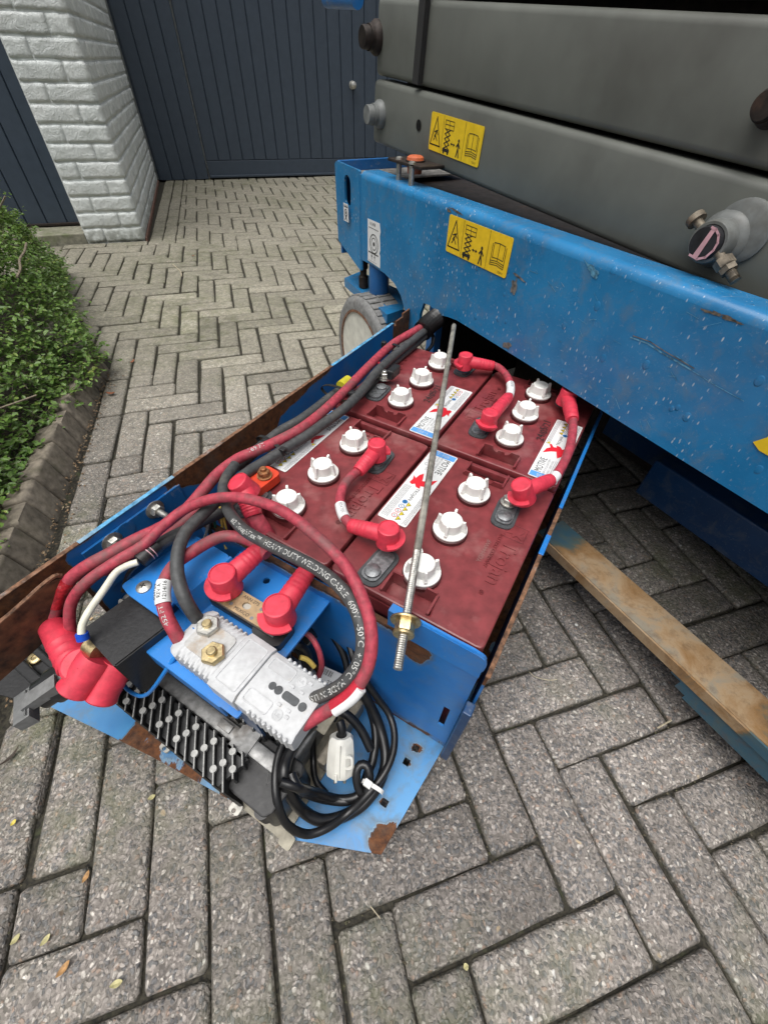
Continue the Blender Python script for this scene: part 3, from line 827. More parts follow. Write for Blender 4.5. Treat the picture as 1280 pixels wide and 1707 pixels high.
# ------------------------------------------------------------------ battery tray
TP = TR.to_3x3() @ Vector((1, 0, 0)); TQ = TR.to_3x3() @ Vector((0, 1, 0))
def hitq(px, py, q0):
    P = TRi @ hit(px, py, TR @ Vector((0, q0, 0)), TQ); return P.x, P.z
def hitp(px, py, p0):
    P = TRi @ hit(px, py, TR @ Vector((p0, 0, 0)), TP); return P.y, P.z
def pq(px, py, z):
    P = TRi @ spot(px, py, z); return P.x, P.y
def torn(name, blue=(.010, .13, .44), blue2=(.016, .18, .52), seedv=0.0, grime=.35):
    """blue coat with rust where the mesh's own 'rust' attribute says it has come off"""
    m_, n, b = new_mat(name); g = NG(n); co = g.pos()
    at = g.node('ShaderNodeAttribute'); at.attribute_name = 'rust'
    base = g.mix(g.ramp(g.noise(co, 9, 6, .6), [(.35, 0), (.65, 1)]), blue, blue2)
    gr = g.noise(co, 26, 8, .72, .4)
    base = g.mix(g.math('MULTIPLY', g.ramp(gr, [(.48, 0), (.75, 1)]), grime), base, (.16, .17, .15))
    rn = g.noise(co, 22, 8, .62, .5)
    mk = g.math('ADD', at.outputs['Fac'], g.math('MULTIPLY', g.math('SUBTRACT', rn, .5), .9))
    rmask = g.ramp(mk, [(.492, 0), (.508, 1)]); rim = g.ramp(mk, [(.455, 0), (.485, .6), (.5, 0)])
    rc = g.mix(g.ramp(g.noise(co, 90, 8, .7), [(.35, 0), (.7, 1)]), RUST_D, RUST_L)
    rc = g.mix(g.ramp(g.noise(co, 34, 5), [(.5, 0), (.75, .55)]), rc, (.10, .085, .07))
    stain = g.ramp(mk, [(.30, 0), (.47, .75), (.5, .75)]); base = g.mix(g.math('MULTIPLY', stain, g.ramp(g.noise(co, 60, 6, .7), [(.35, .2), (.6, 1)])), base, (.085, .105, .10)); base = g.mix(rim, base, (.22, .33, .42)); base = g.mix(rmask, base, rc)
    n.links.new(base, b.inputs['Base Color'])
    n.links.new(g.mix(rmask, (.36, .36, .36), (.88, .88, .88)), b.inputs['Roughness'])
    h = g.math('SUBTRACT', g.math('MULTIPLY', gr, .5), g.math('MULTIPLY', rmask, .5))
    n.links.new(g.bump(h, .4, .0015), b.inputs['Normal'])
    return m_
TORN = torn('torn_blue_paint'); TORN_FLOOR = torn('worn_floor_paint', (.035, .20, .48), (.07, .28, .56), 3, .7)
def sheet(name, F, x0, x1, y0, y1, z0, z1, mat, parent, rustf, nx=60, ny=20, keep=None):
    """thin wall/plate gridded in its own x,y with thickness z0..z1 and a rust attribute; keep(x,y) trims cells"""
    xs = [x0 + (x1 - x0) * i / nx for i in range(nx + 1)]; ys = [y0 + (y1 - y0) * j / ny for j in range(ny + 1)]
    b = bmesh.new(); g_ = {}
    for j, y in enumerate(ys):
        for i, x in enumerate(xs): g_[i, j] = b.verts.new((x, y, z1))
    for j in range(ny):
        for i in range(nx):
            if keep is None or keep((xs[i] + xs[i + 1]) / 2, (ys[j] + ys[j + 1]) / 2):
                b.faces.new((g_[i, j], g_[i + 1, j], g_[i + 1, j + 1], g_[i, j + 1]))
    for v in [v for v in b.verts if not v.link_faces]: b.verts.remove(v)
    r_ = bmesh.ops.extrude_face_region(b, geom=b.faces[:])
    for e in r_['geom']:
        if isinstance(e, bmesh.types.BMVert): e.co.z = z0
    bmesh.ops.recalc_face_normals(b, faces=b.faces[:])
    b.verts.index_update()
    loc = [v.co.copy() for v in b.verts]; fs = [tuple(v.index for v in f.verts) for f in b.faces]; b.free()
    o = mesh(name, [F @ v for v in loc], fs, mat, parent)
    a = o.data.attributes.new('rust', 'FLOAT', 'POINT')
    for i, v in enumerate(loc): a.data[i].value = rustf(v.x, v.y)
    return o
tray = thing('battery_tray', 'swung-out blue steel battery tray, chipped and rusting along its rims', 'tray', mat4=TR @ Matrix.Translation((0, 0, .045)))
FZ = .045
# outer wall: x = p, y = z
WALLF = TR @ Matrix(((1, 0, 0, 0), (0, 0, 1, .448), (0, 1, 0, 0), (0, 0, 0, 1)))
def wall_rust(p, z):
    r_ = .12
    if p < -.15: r_ = .95
    elif p < -.0: r_ = .0 if z < .325 else .5
    elif p < .37:
        K = ((.0, .312), (.05, .288), (.10, .291), (.14, .268), (.19, .272), (.22, .306), (.30, .320), (.37, .326))
        lim = .326
        for (a_, b1_), (c1_, d1_) in zip(K, K[1:]):
            if a_ <= p <= c1_: lim = b1_ + (d1_ - b1_) * (p - a_) / (c1_ - a_)
        r_ = .5 + (z - lim) * 60
    elif p < .60: r_ = .1 + (.2 if z > .322 else 0)
    else: r_ = .9
    if z < .10: r_ += (.10 - z) * 6
    return min(1, max(0, r_))
def wall_keep(p, z):
    if p > .595: return z > .27 and (z < .338 - abs(p - .66) * .25)
    if p < -.155 and z < .300: return False
    return z < .329
sheet('outer_wall', WALLF, -.42, .72, .05, .344, .0, .004, TORN, tray, wall_rust, 114, 40, wall_keep)
EDGEBLUE = plain('scuffed_light_blue_edge', (.10, .34, .58), .5, 0, .3, 120, .3, (.30, .36, .38), .48)
for x0, x1, m_ in ((-.42, -.125, RUSTEDGE), (-.1245, .010, EDGEBLUE), (.0105, .372, RUSTEDGE), (.3725, .598, EDGEBLUE)):
    mb = MB(TR); mb.box(x0, x1, .4475, .4535, .329, .3305, .0006); mb.build('wall_top_edge', m_, tray)
mb = MB(TR); mb.prism(round_poly([(-.13, .4476), (-.13, .4440), (.01, .4440), (.01, .4476)], .001), .245, .318)
mb.build('fixing_plate', BLUE, tray)
# hex flange bolts through it
def bolt(name, parent, P, d, r=.0095, mat=STEEL, stud=.014, stud_r=.0045, washer=True):
    q = Vector(d).to_track_quat('Z', 'Y').to_matrix().to_4x4(); G = Matrix.Translation(P) @ q
    mb = MB(G)
    if washer: mb.lathe([(r * 1.45, 0), (r * 1.45, .0012), (r * 1.2, .0022)], 24)
    mb.lathe([(r * 1.05, .001), (r, .0025), (r, .0082), (r * .88, .0094)], 6)
    if stud: mb.lathe([(stud_r, .006), (stud_r, .009 + stud * .5), (stud_r * .93, .009 + stud * .5), (stud_r * .93, .009 + stud), (stud_r * .6, .0105 + stud)], 10)
    return mb.build(name, mat, parent, smooth=True)
for px, py in ((187, 903), (258, 849)):
    p, z = hitq(px, py, .444); bolt('flange_bolt', tray, TR @ Vector((p, .444, z)), -TQ, .0088)
p, z = hitq(210, 885, .444); mb = MB(TR @ Matrix.Translation((p, .4438, z)) @ Matrix.Rotation(R(90), 4, 'X')); mb.lathe([(.0125, 0), (.0125, .0004), (.0115, .0006)], 20); mb.build('blank_cap', BLUE, tray)
# second rim in front
mb = MB(TR)
vs, fs = plate(round_poly([(-.42, .245), (-.20, .262), (-.160, .285), (-.158, .318), (-.172, .3270), (-.24, .318), (-.42, .310)], [0, .03, .02, .01, .008, .02, 0]), [], -.0025, .0025)
F_ = Matrix(((1, 0, 0, 0), (0, 0, 1, .432), (0, 1, 0, 0), (0, 0, 0, 1)))
mb.add([(F_ @ Vector(v)) for v in vs], fs); mb.build('inner_flange', RUST, tray)
mb = MB(TR); mb.tube(curve_path([(-.42, .432, .3105), (-.24, .432, .3185), (-.172, .432, .3275), (-.160, .432, .322)], 4), .0026, 6); mb.build('flange_edge', RUSTEDGE, tray)
# floor
floor_out = [(.62, -.014), (-.004, -.014), (-.013, -.004), (-.165, .011), (-.209, .112), (-.22, .209), (-.24, .342), (-.253, .415), (-.275, .53), (-.2, .53), (-.18, .452), (.62, .452)]
def inside(x, y, poly):
    c = False
    for i in range(len(poly)):
        x0, y0 = poly[i - 1]; x1, y1 = poly[i]
        if (y0 > y) != (y1 > y) and x < (x1 - x0) * (y - y0) / (y1 - y0) + x0: c = not c
    return c
hl = [(-.038, .030), (-.060, .033), (-.117, .035)]
def floor_rust(x, y):
    r_ = .12
    if y > .30: r_ = .50 + (y - .33) * 3
    if y > .40 and x < -.17: r_ = .15
    if .2 < y <= .30: r_ = .48
    if y < .12: r_ = .08
    d = math.hypot(x + .155, y - .012); r_ = max(r_, .80 - d * 17)
    d = math.hypot(x + .205, y - .125); r_ = max(r_, .75 - d * 22)
    if y < .06: r_ = max(r_, .30)
    if x > -.04: r_ = max(r_, .36 + x * 3)
    for hx, hy in hl: r_ = max(r_, .62 - math.hypot(x - hx, y - hy) * 26)
    return min(1, max(0, r_))
b = bmesh.new()
vs, fs = plate(floor_out, [[(hx + .0042 * a, hy + .0042 * c_) for a, c_ in ((-1, 0), (0, -1), (1, 0), (0, 1))] for hx, hy in hl] + [[(-.10 + a, .465 + c_) for a, c_ in ((-.0, 0),)] * 0][:3], FZ - .004, FZ) if False else plate(floor_out, [[(hx + dx_, hy + dy_) for dx_, dy_ in ((-.0045, -.0045), (.0045, -.0045), (.0045, .0045), (-.0045, .0045))] for hx, hy in hl], FZ - .004, FZ)
for v in vs: b.verts.new(v)
b.verts.ensure_lookup_table()
for f in fs:
    try: b.faces.new([b.verts[i] for i in f])
    except ValueError: pass
# subdivide by slicing so that wear can vary
for i in range(1, 60):
    for ax, lo_, hi_ in ((0, -.28, .02), (1, -.02, .53)):
        c_ = lo_ + (hi_ - lo_) * i / 60
        nn = Vector((1, 0, 0)) if ax == 0 else Vector((0, 1, 0))
        bmesh.ops.bisect_plane(b, geom=b.verts[:] + b.edges[:] + b.faces[:], plane_co=nn * c_, plane_no=nn)
b.verts.index_update(); loc = [v.co.copy() for v in b.verts]; fs2 = [tuple(v.index for v in f.verts) for f in b.faces]; b.free()
fo = mesh('tray_floor', [TR @ v for v in loc], fs2, TORN_FLOOR, tray)
a = fo.data.attributes.new('rust', 'FLOAT', 'POINT')
for i, v in enumerate(loc): a.data[i].value = floor_rust(v.x, v.y)
# front plate of the battery bay: x = q, y = z
PLF = TR @ Matrix(((0, 0, 1, -.012), (1, 0, 0, 0), (0, 1, 0, 0), (0, 0, 0, 1)))
def fr_rust(q, z):
    r_ = .1
    if q > .060: r_ = .5 + (z - .300) * 14
    d = math.hypot((q - .066) * 1.0, (z - .283) * .8); r_ = max(r_, .95 - d * 26)
    if z < .065: r_ = max(r_, .40)
    return min(1, max(0, r_))
def fr_keep(q, z):
    if z > .300 and q > .078: return False
    if q < .0155 and q > .0095 and .118 < z < .185: return False
    return True
sheet('front_plate', PLF, -.0040, .388, FZ + .001, .3035, -.003, .0, TORN, tray, fr_rust, 98, 50, fr_keep)
vs, fs = plate(round_poly([(-.0045, .303), (.080, .303), (.083, .3455), (-.0045, .3455)], [0, 0, .003, .010]), [], -.0042, .0008)
mb = MB(PLF); mb.add(vs, fs); mb.build('upright_tab', BLUE_CLEAN, tray)
mb = MB(TR); mb.tube(curve_path([(-.0136, -.0040, .318), (-.0136, -.0040, .333), (-.0136, .004, .3460), (-.0136, .03, .3463), (-.0136, .070, .3463)], 4), .0021, 6)
mb.prism([(-.020, .079), (-.0105, .079), (-.0105, .098), (-.020, .098)], .318, .3468); mb.build('tab_lip', BLUE_CLEAN, tray)
mb = MB(TR); mb.box(-.0145, -.0075, .0785, .388, .296, .3032, .001); mb.build('rusty_rail', RUST, tray)
mb = MB(TR); mb.box(-.0160, -.0125, .044, .118, FZ + .0012, FZ + .0035, .0005); mb.build('floor_slot', RUST, tray)
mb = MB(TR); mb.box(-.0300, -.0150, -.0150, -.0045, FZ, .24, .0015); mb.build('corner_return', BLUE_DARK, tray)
# right side wall
SWF = TR @ Matrix(((1, 0, 0, 0), (0, 0, 1, -.0135), (0, 1, 0, 0), (0, 0, 0, 1)))
sheet('side_wall', SWF, -.010, .60, FZ, .300, .0, .003, TORN, tray, lambda p, z: .75 if z > .28 and not (.165 < p < .20 or .26 < p) else .3, 60, 20)
mb = MB(TR); mb.box(-.010, .262, -.0150, -.0098, .300, .3035, .0008); mb.build('side_wall_edge', RUSTEDGE, tray)
mb = MB(TR); mb.box(.264, .60, -.0150, -.0098, .300, .3035, .0008); mb.box(.168, .205, -.0156, -.0092, .3030, .3050, .0008); mb.build('side_wall_paint', BLUE_CLEAN, tray)
# ---- batteries
def polyline_boot(): pass
def dup(root, mtx, label=None):
    r_ = root.copy(); C.objects.link(r_); r_.matrix_basis = mtx
    if label: r_['label'] = label
    for ch in list(root.children):
        c = ch.copy(); C.objects.link(c); c.parent = r_
        for g_ in list(ch.children):
            d = g_.copy(); C.objects.link(d); d.parent = c
            for g2 in list(g_.children):
                e = g2.copy(); C.objects.link(e); e.parent = d
    return r_
HL, HW = .1305, .0925; ZT = .325
INK_RED2 = plain('red_symbol_ink', (.60, .03, .04), .4, 0, .05, 100, 0)
def make_battery():
    bt = thing('battery', 'x', 'battery', mat4=I4, group='maroon batteries in the tray')
    mb = MB(); mb.box(-HL + .006, HL - .006, -HW + .005, HW - .005, -.275, -.034, .004)
    for s in (-1, 1):
        for k in range(5): mb.box(-.10 + k * .05 - .008, -.10 + k * .05 + .008, s * (HW - .006) - .002, s * (HW - .006) + .002, -.26, -.05, .001)
    mb.build('case', MAROON, bt)
    def notch(s): return [(s * (HL - .0075), -.030), (s * (HL - .0075), .030), (s * (HL - .031), .026), (s * (HL - .031), -.026)][::(1 if s < 0 else -1)]
    vs, fs = plate(round_poly([(-HL, -HW), (HL, -HW), (HL, HW), (-HL, HW)], .008, 3), [notch(-1), notch(1)], -.012, 0, .0022)
    mb = MB(); mb.add(vs, fs)
    vs, fs = plate(round_poly([(-HL, -HW), (HL, -HW), (HL, HW), (-HL, HW)], .008, 3), [], -.036, -.0135)
    mb.add(vs, fs); mb.build('lid', MAROON, bt, smooth=True)
    for s in (-1, 1):
        mb = MB(); x0 = s * (HL - .031)
        for y in (-.028, .028):
            mb.prism([(x0 - .001 * s, y - .0013), (x0 + s * .026, y - .0013), (x0 + s * .026, y + .0013), (x0 - .001 * s, y + .0013)][::s], -.0125, .0045)
        # upright back with the scalloped cut-out
        n_ = 12
        out = [(-.027, -.0125), (.027, -.0125), (.027, .0075), (.015, .0075), (.012, .002), (.006, -.001), (.004, .0035), (-.004, .0035), (-.006, -.001), (-.012, .002), (-.015, .0075), (-.027, .0075)]
        vs, fs = plate(out, [], -.0012, .0012)
        G = Matrix(((0, 0, 1, x0), (1, 0, 0, 0), (0, 1, 0, 0), (0, 0, 0, 1)))
        mb.add(vs, fs, G); mb.build('handle_bracket', MAROON, bt)
    # caps along the middle line
    for k, u in enumerate((-.083, -.0095, .066)):
        mb = MB(Matrix.Translation((u, 0, 0))); mb.lathe([(.0222, -.001), (.0222, .005), (.0195, .0062)], 28); seal = None
        cap = MB(Matrix.Translation((u, 0, 0)) @ Matrix.Rotation(R((20, -12, 34)[k]), 4, 'Z'))
        cap.lathe([(.0, .0062), (.0208, .0062), (.0212, .0072), (.0208, .0086), (.0160, .0094), (.0140, .0106), (.0130, .0232), (.0120, .0242), (.0104, .0242), (.0100, .0234), (.0, .0236)], 32)
        for j in range(4):
            G = Matrix.Rotation(math.pi / 2 * j + .3, 4, 'Z')
            cap.prism([(.012, -.0019), (.0192, -.0016), (.0196, 0), (.0192, .0016), (.012, .0019)], .0095, .0135, G)
            cap.add([(.0130, -.0016, .0130), (.0192, -.0014, .0130), (.0192, .0014, .0130), (.0130, .0016, .0130), (.0130, -.0016, .0252), (.0168, -.0014, .0262), (.0168, .0014, .0262), (.0130, .0016, .0252)],
                    [(0, 1, 2, 3), (4, 7, 6, 5), (0, 4, 5, 1), (1, 5, 6, 2), (2, 6, 7, 3), (3, 7, 4, 0)], G)
        co_ = cap.build('vent_cap', WHITEP, bt, smooth=True)
        so = mb.build('cap_seal', MAROON_D, co_, smooth=True)
    # terminals
    for u, v, a in ((-.094, .046, -4), (.064, -.048, 4)):
        G = Matrix.Translation((u, v, 0)) @ Matrix.Rotation(R(a), 4, 'Z')
        mb = MB(G); mb.prism(round_poly([(-.034, -.0150), (.022, -.0150), (.022, .0150), (-.034, .0150)], .0135, 5), -.001, .0022); pd = mb.build('terminal_pad', RUBGREY, bt, smooth=True)
        mb = MB(G); mb.prism(round_poly([(-.029, -.0108), (.017, -.0108), (.017, .0108), (-.029, .0108)], .0100, 5), .0022, .0050)
        mb.lathe([(.0096, .005), (.0092, .0078), (.0060, .0092), (0, .0094)], 20, Matrix.Translation((-.017, 0, 0))); mb.build('lead_terminal', LEAD, pd, smooth=True)
    # embossed name along the right-hand edge
    F = Matrix.Translation((-.005, -.071, 0)) 
    mb = MB(F)
    def emb(body, x, y, size, h=.0012, sx=1):
        v, f = text_mesh(body, size, h, 'CENTER'); mb.add(v, f, Matrix.Translation((x, y, .0004)) @ Matrix.Rotation(math.pi, 4, 'Z'))
    emb('Trojan', -.015, -.0005, .026); emb('BATTERY COMPANY', -.002, .0150, .0062); emb('\u00ae', -.064, .006, .008)
    # emblem panel: a framed square with a plumed head in relief
    for a_, b_ in (((.026, -.012), (.026, .012)), ((.050, -.012), (.050, .012)), ((.026, -.012), (.050, -.012)), ((.026, .012), (.050, .012))):
        mb.cyl((a_[0], a_[1], .0004), (b_[0], b_[1], .0004), .0007, 5)
    crest = [(.029, -.009), (.034, -.010), (.037, -.005), (.040, -.0075), (.047, -.009), (.044, -.003), (.048, .002), (.044, .006), (.046, .010), (.038, .008), (.033, .0105), (.034, .004), (.029, .002), (.033, -.002)]
    mb.prism(crest, .0, .0010); mb.build('embossed_name', MAROON, bt)
    # paper label along the other edge
    LB = Print(Matrix.Translation((.0465, .0690, .0009)) @ Matrix.Rotation(math.pi, 4, 'Z'))
    # label x runs from its blue end (far) to its small-print end
    hw, hh = .0790, .0205
    pl, fl = plate(round_poly([(-hw, -hh), (hw, -hh), (hw, hh), (-hw, hh)], .003, 3), [], -.0003, .0003)
    mb = MB(LB.F); mb.add(pl, fl); lab = mb.build('label', WHITE_PRINT, bt)
    h = .0005
    LB.rect(INK_BLUE, -hw + .0015, -hw + .0125, -hh + .0015, hh - .0015, h)
    LB.text(INK_WHITE, 'T-105', -hw + .007, 0, .0085, h + .0002, R(90))
    LB.text(INK, 'MOTIVE', -hw + .031, .0100, .0145, h, 0, sx=.68); 
    LB.text(INK_GREY, 'DEEP CYCLE BATTERY', -hw + .030, .0018, .0040, h); LB.text(INK_GREY, '6 VOLT   LEAD ACID', -hw + .030, -.0030, .0038, h)
    for k in range(3): LB.ring(INK_GREY, -hw + .019 + k * .0085, -.0125, .0027, .0005, h, 12)
    # winged red horse mark
    horse = [(-.024, -.006), (-.018, -.010), (-.010, -.0115), (-.014, -.0165), (-.006, -.0140), (.002, -.0150), (.004, -.0105), (.001, -.007), (.006, -.003), (.0065, .003), (.0015, .0015), (.000, .006), (.0065, .0105), (.004, .013), (-.003, .0095), (-.008, .014), (-.021, .0165), (-.012, .006), (-.009, -.001), (-.016, -.003)]
    from mathutils.geometry import tessellate_polygon
    tri = tessellate_polygon([[Vector((x, y, 0)) for x, y in horse]])
    LB._m(INK_RED, h).add([(x + .002, y, h) for x, y in horse], [tuple(t) for t in tri])
    LB.text(INK, 'TROJAN', .0225, .0015, .0070, h)
    for x, y in ((.010, .0150),): 
        LB.poly(INK_YEL, [(x - .0025, y - .003), (x + .003, y), (x - .0025, y + .003)], h)
    for k in range(4):
        x = .043 + k * .0092; LB.poly(INK_YEL, [(x + .004, .003), (x, .0085), (x - .004, .003)], h); LB.line(INK, [(x + .004, .003), (x, .0085), (x - .004, .003), (x + .004, .003)], .0005, h + .0002)
        LB.line(INK, [(x, .0045), (x, .0065)], .0008, h + .0002)
    for k, (m_, f_) in enumerate(((INK_DBLUE, 1), (INK_DBLUE, 0), (INK_RED2, 0), (INK_RED2, 0))):
        x = .040 + k * .0092
        (LB.disc(m_, x, -.0020, .0037, h) if f_ else LB.ring(m_, x, -.0020, .0034, .0008, h))
        LB.line(INK, [(x - .0015, -.0030), (x + .0015, -.0010)], .0007, h + .0002)
    random.seed(11)
    LB.greek(INK_GREY, .006, hw - .003, .0185, 4, h, .0006, .0016)
    LB.greek(INK_GREY, .010, hw - .004, -.0090, 6, h, .0006, .0017)
    LB.greek(INK_GREY, -hw + .016, -.030, -.0065, 2, h, .0005, .0020)
    LB.build({INK: 'black_print', INK_GREY: 'fine_print', INK_RED: 'red_horse', INK_RED2: 'red_symbols', INK_BLUE: 'blue_band', INK_DBLUE: 'blue_symbols', INK_YEL: 'warning_triangles', INK_WHITE: 'band_lettering'}, lab)
    return bt
bat = make_battery()
PC = (.132, .404); QC = (.0945, .2845)
labs = {(0, 0): 'maroon battery at the near right corner of the tray, behind the blue upright tab',
        (0, 1): 'maroon battery at the near left, with the orange-red terminal cover on it',
        (1, 0): 'maroon battery at the far right, partly under the blue beam edge',
        (1, 1): 'maroon battery at the far left by the cable bundle, hold-down rod crossing its far corner'}
bats = {}
for (i, j), l in labs.items():
    G = TR @ Matrix.Translation((PC[i], QC[j], ZT)) @ (Matrix.Rotation(math.pi, 4, 'Z') if i else I4)
    if (i, j) == (0, 0): bat.matrix_basis = G; bat['label'] = l; bats[i, j] = bat
    else: bats[i, j] = dup(bat, G, l)
# hand-written dates on the two far lids
def scrawl(body, p, q, parent, rot):
    v, f = text_mesh(body, .017, 0, 'CENTER')
    mb = MB(TR @ Matrix.Translation((p, q, ZT + .0012)) @ Matrix.Rotation(rot, 4, 'Z') @ Matrix.Shear('XZ', 4, (0, 0)))
    vv = [Vector((c_.x, c_.y + .0012 * math.sin(c_.x * 260) + c_.x * .05, 0)) for c_ in v]
    mb.add(vv, f); return mb.build('written_date', INK, parent)
scrawl('24/05/21', .395, .252, bats[1, 1], R(0)); scrawl('24/05/21', .395, .056, bats[1, 0], R(0))
v, f = text_mesh('YOM44WF', .008, 0, 'CENTER'); mb = MB(TR @ Matrix.Translation((.118, .047, ZT + .0012)) @ Matrix.Rotation(0, 4, 'Z')); mb.add(v, f); mb.build('stamped_code', plain('faded_print', (.26, .13, .12), .6), bats[0, 0])
# terminal hardware where it shows
def hw(parent, p, q, z, mat=STEEL, s=1.0):
    G = TR @ Matrix.Translation((p, q, z)); 
    mb = MB(G); mb.lathe([(.0105 * s, 0), (.0105 * s, .0018), (.0090 * s, .0022)], 22); mb.lathe([(.0085 * s, .002), (.0085 * s, .0085), (.0072 * s, .0096)], 6, Matrix.Rotation(.4, 4, 'Z')); mb.lathe([(.0042 * s, .009), (.0042 * s, .0135), (.003 * s, .0145)], 10)
    return mb.build('terminal_bolt', mat, parent, smooth=True)
hw(bats[0, 0], *pq(848, 836, .334), .332)
# orange-red terminal cover with rusty bolt on the near-left battery
p, q = pq(441, 800, .335)
mb = MB(TR @ Matrix.Translation((p, q, ZT)) @ Matrix.Rotation(R(-4), 4, 'Z')); mb.prism(round_poly([(-.030, -.014), (.018, -.014), (.018, .014), (-.030, .014)], .008, 4), .004, .017)
mb.build('terminal_cover', plain('orange_red_plastic', (.66, .055, .02), .42, 0, .1, 90, .2), bats[0, 1], smooth=True)
p, q = pq(440, 788, .348); hw(bats[0, 1], p, q, .3425, plain('rusty_nut', (.34, .15, .06), .6, .3, .35, 160, .6), .95)
# rod
rod = thing('hold_down_rod', 'long threaded rod clamped diagonally over the batteries', 'threaded rod', mat4=TR @ Matrix.Translation((-.066, .060, .350)))
ra = spot(663, 1116, .345); rb = spot(757, 541, .385); rd = (rb - ra).normalized()
mb = MB(); path = [ra + rd * (.0011 * k) for k in range(int(.13 / .0011))]
mb.tube(path, .0040, 10, rib=1.13); mb.build('threaded_end', STEEL, rod)
mb = MB(); path2 = [path[-1] + rd * (.0021 * k) for k in range(int(((rb - path[-1]).length) / .0021))]
mb.tube(path2, .0042, 9, rib=1.05); mb.build('rod_shaft', plain('weathered_rod', (.40, .38, .33), .5, .6, .3, 60, .5, (.2, .15, .1), .42), rod, smooth=True)
def along(p0, d): return Matrix.Translation(p0) @ d.to_track_quat('Z', 'Y').to_matrix().to_4x4()
wp = ra + rd * ((TRi @ ra).x * -1 - .0205) / max(.2, rd.dot(TP))
mb = MB(along(wp, -rd)); mb.lathe([(.0150, 0), (.0155, .001), (.0150, .0024)], 28); mb.lathe([(.0098, .0024), (.0098, .012), (.0086, .0135)], 6); mb.lathe([(.0105, .0135), (.0108, .0150), (.0100, .0165)], 20)
mb.build('nut_and_washer', BRASSN, rod, smooth=True)
# ------------------------------------------------------------------ scissor lift
MS = MC.to_3x3() @ Vector((1, 0, 0)); MD = MC.to_3x3() @ Vector((0, 1, 0))
def sz(px, py, d=0.0):
    P = MCi @ hit(px, py, MC @ Vector((0, d, 0)), MD); return P.x, P.z
lift = thing('scissor_lift', 'blue and grey scissor lift with stowed arms, side beam scratched and wet', 'scissor lift', mat4=MC)
ZB, ZTOP = .370, .552
# side beam: face in (s, z), front at d=0
face = [(-.348, .376), (-.285, .379), (-.235, .377), (-.190, .369), (-.160, .352), (-.140, .328), (-.128, .300), (-.128, .275), (-.083, .275), (-.078, .340), (-.068, .366), (-.045, .3695), (-.020, .3650), (0.0, .3645), (.02, .3690), (.05, .373), (1.55, .373), (1.55, .539), (-.348, .539)]
vs, fs = plate(face, [], -.007, .0)
F_ = Matrix(((1, 0, 0, 0), (0, 0, -1, 0), (0, 1, 0, 0), (0, 0, 0, 1)))
mb = MB(MC); mb.add(vs, fs, F_)
# rounded top and flange
prof = [(.0, .5385)] + [(.013 - .013 * math.cos(a), .539 + .013 * math.sin(a)) for a in [R(15 * k) for k in range(1, 7)]] + [(.045, .552), (.045, .546), (.013, .546), (.006, .539)]
n_ = len(prof); N2 = 60
vs = [(-.348 + 1.9 * i / N2, d, z) for i in range(N2 + 1) for d, z in prof]
fs = [(i * n_ + k, i * n_ + (k + 1) % n_, (i + 1) * n_ + (k + 1) % n_, (i + 1) * n_ + k) for i in range(N2) for k in range(n_)] + [tuple(range(n_))]
mb.add(vs, fs)
mb.build('side_beam', BLUE_BEAM, lift, smooth=True)
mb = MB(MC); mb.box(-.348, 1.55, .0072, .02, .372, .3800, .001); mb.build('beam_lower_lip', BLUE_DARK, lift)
mb = MB(MC); mb.box(-.3530, -.3482, -.0015, .004, .352, .546, .0015); mb.build('corner_fold', BLUE_BEAM, lift)
# end plate with oval hand hole
Pa, Pb = MCi @ hit(560, 275, MC @ Vector((-.47, -.004, 0)), MD), None
out = round_poly([(-.478, .390), (-.353, .350), (-.353, .5515), (-.470, .5545), (-.478, .548)], [.004, 0, .004, .006, 0])
hc = sz(578, 318, -.004)
hole = [(hc[0] + .0165 * math.cos(R(a)), hc[1] + .014 * (1 if math.sin(R(a)) > 0 else -1) * (1 if abs(math.sin(R(a))) > .01 else 0) + .0165 * math.sin(R(a))) for a in range(0, 360, 15)]
vs, fs = plate(out, [hole], -.006, .0)
mb = MB(MC @ Matrix.Translation((0, -.002, 0))); mb.add(vs, fs, F_); mb.build('end_plate', BLUE_BEAM, lift)
mb = MB(MC); mb.box(-.478, -.470, .0045, .42, .36, .5545, .0015); mb.build('end_wall', BLUE, lift)
mb = MB(MC); mb.box(-.469, -.353, .005, .30, .530, .534, .001); mb.build('dirty_ledge', plain('grimy_grey_paint', (.22, .21, .19), .7, 0, .3, 60, .4, (.12, .09, .06), .45), lift)
# deck, far side, inner rails: what shuts the light out underneath
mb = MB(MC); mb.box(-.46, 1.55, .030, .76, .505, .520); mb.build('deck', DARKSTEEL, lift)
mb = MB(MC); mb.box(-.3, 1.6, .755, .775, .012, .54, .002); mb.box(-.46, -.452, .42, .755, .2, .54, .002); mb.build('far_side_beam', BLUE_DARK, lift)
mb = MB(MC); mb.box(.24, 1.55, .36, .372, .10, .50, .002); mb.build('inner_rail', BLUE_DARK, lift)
mb = MB(MC); mb.box(-.10, 1.50, .376, .752, .07, .50, .004); mb.box(-.11, 1.50, .15, .375, .36, .50, .004); mb.build('light_block_box', DARKSTEEL, lift)  # filler boxes added to keep light out from under the chassis
mb = MB(MC); mb.box(-.125, -.112, .06, .752, .10, .50, .002); mb.build('light_block_wall', DARKSTEEL, lift)  # wall added to close the left end against light
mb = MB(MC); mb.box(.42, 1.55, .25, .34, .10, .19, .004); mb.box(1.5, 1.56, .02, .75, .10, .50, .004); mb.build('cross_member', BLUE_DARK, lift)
mb = MB(MC); mb.box(-.062, -.030, .012, .030, .16, .50, .002); mb.build('hinge_post', BLUE, lift)
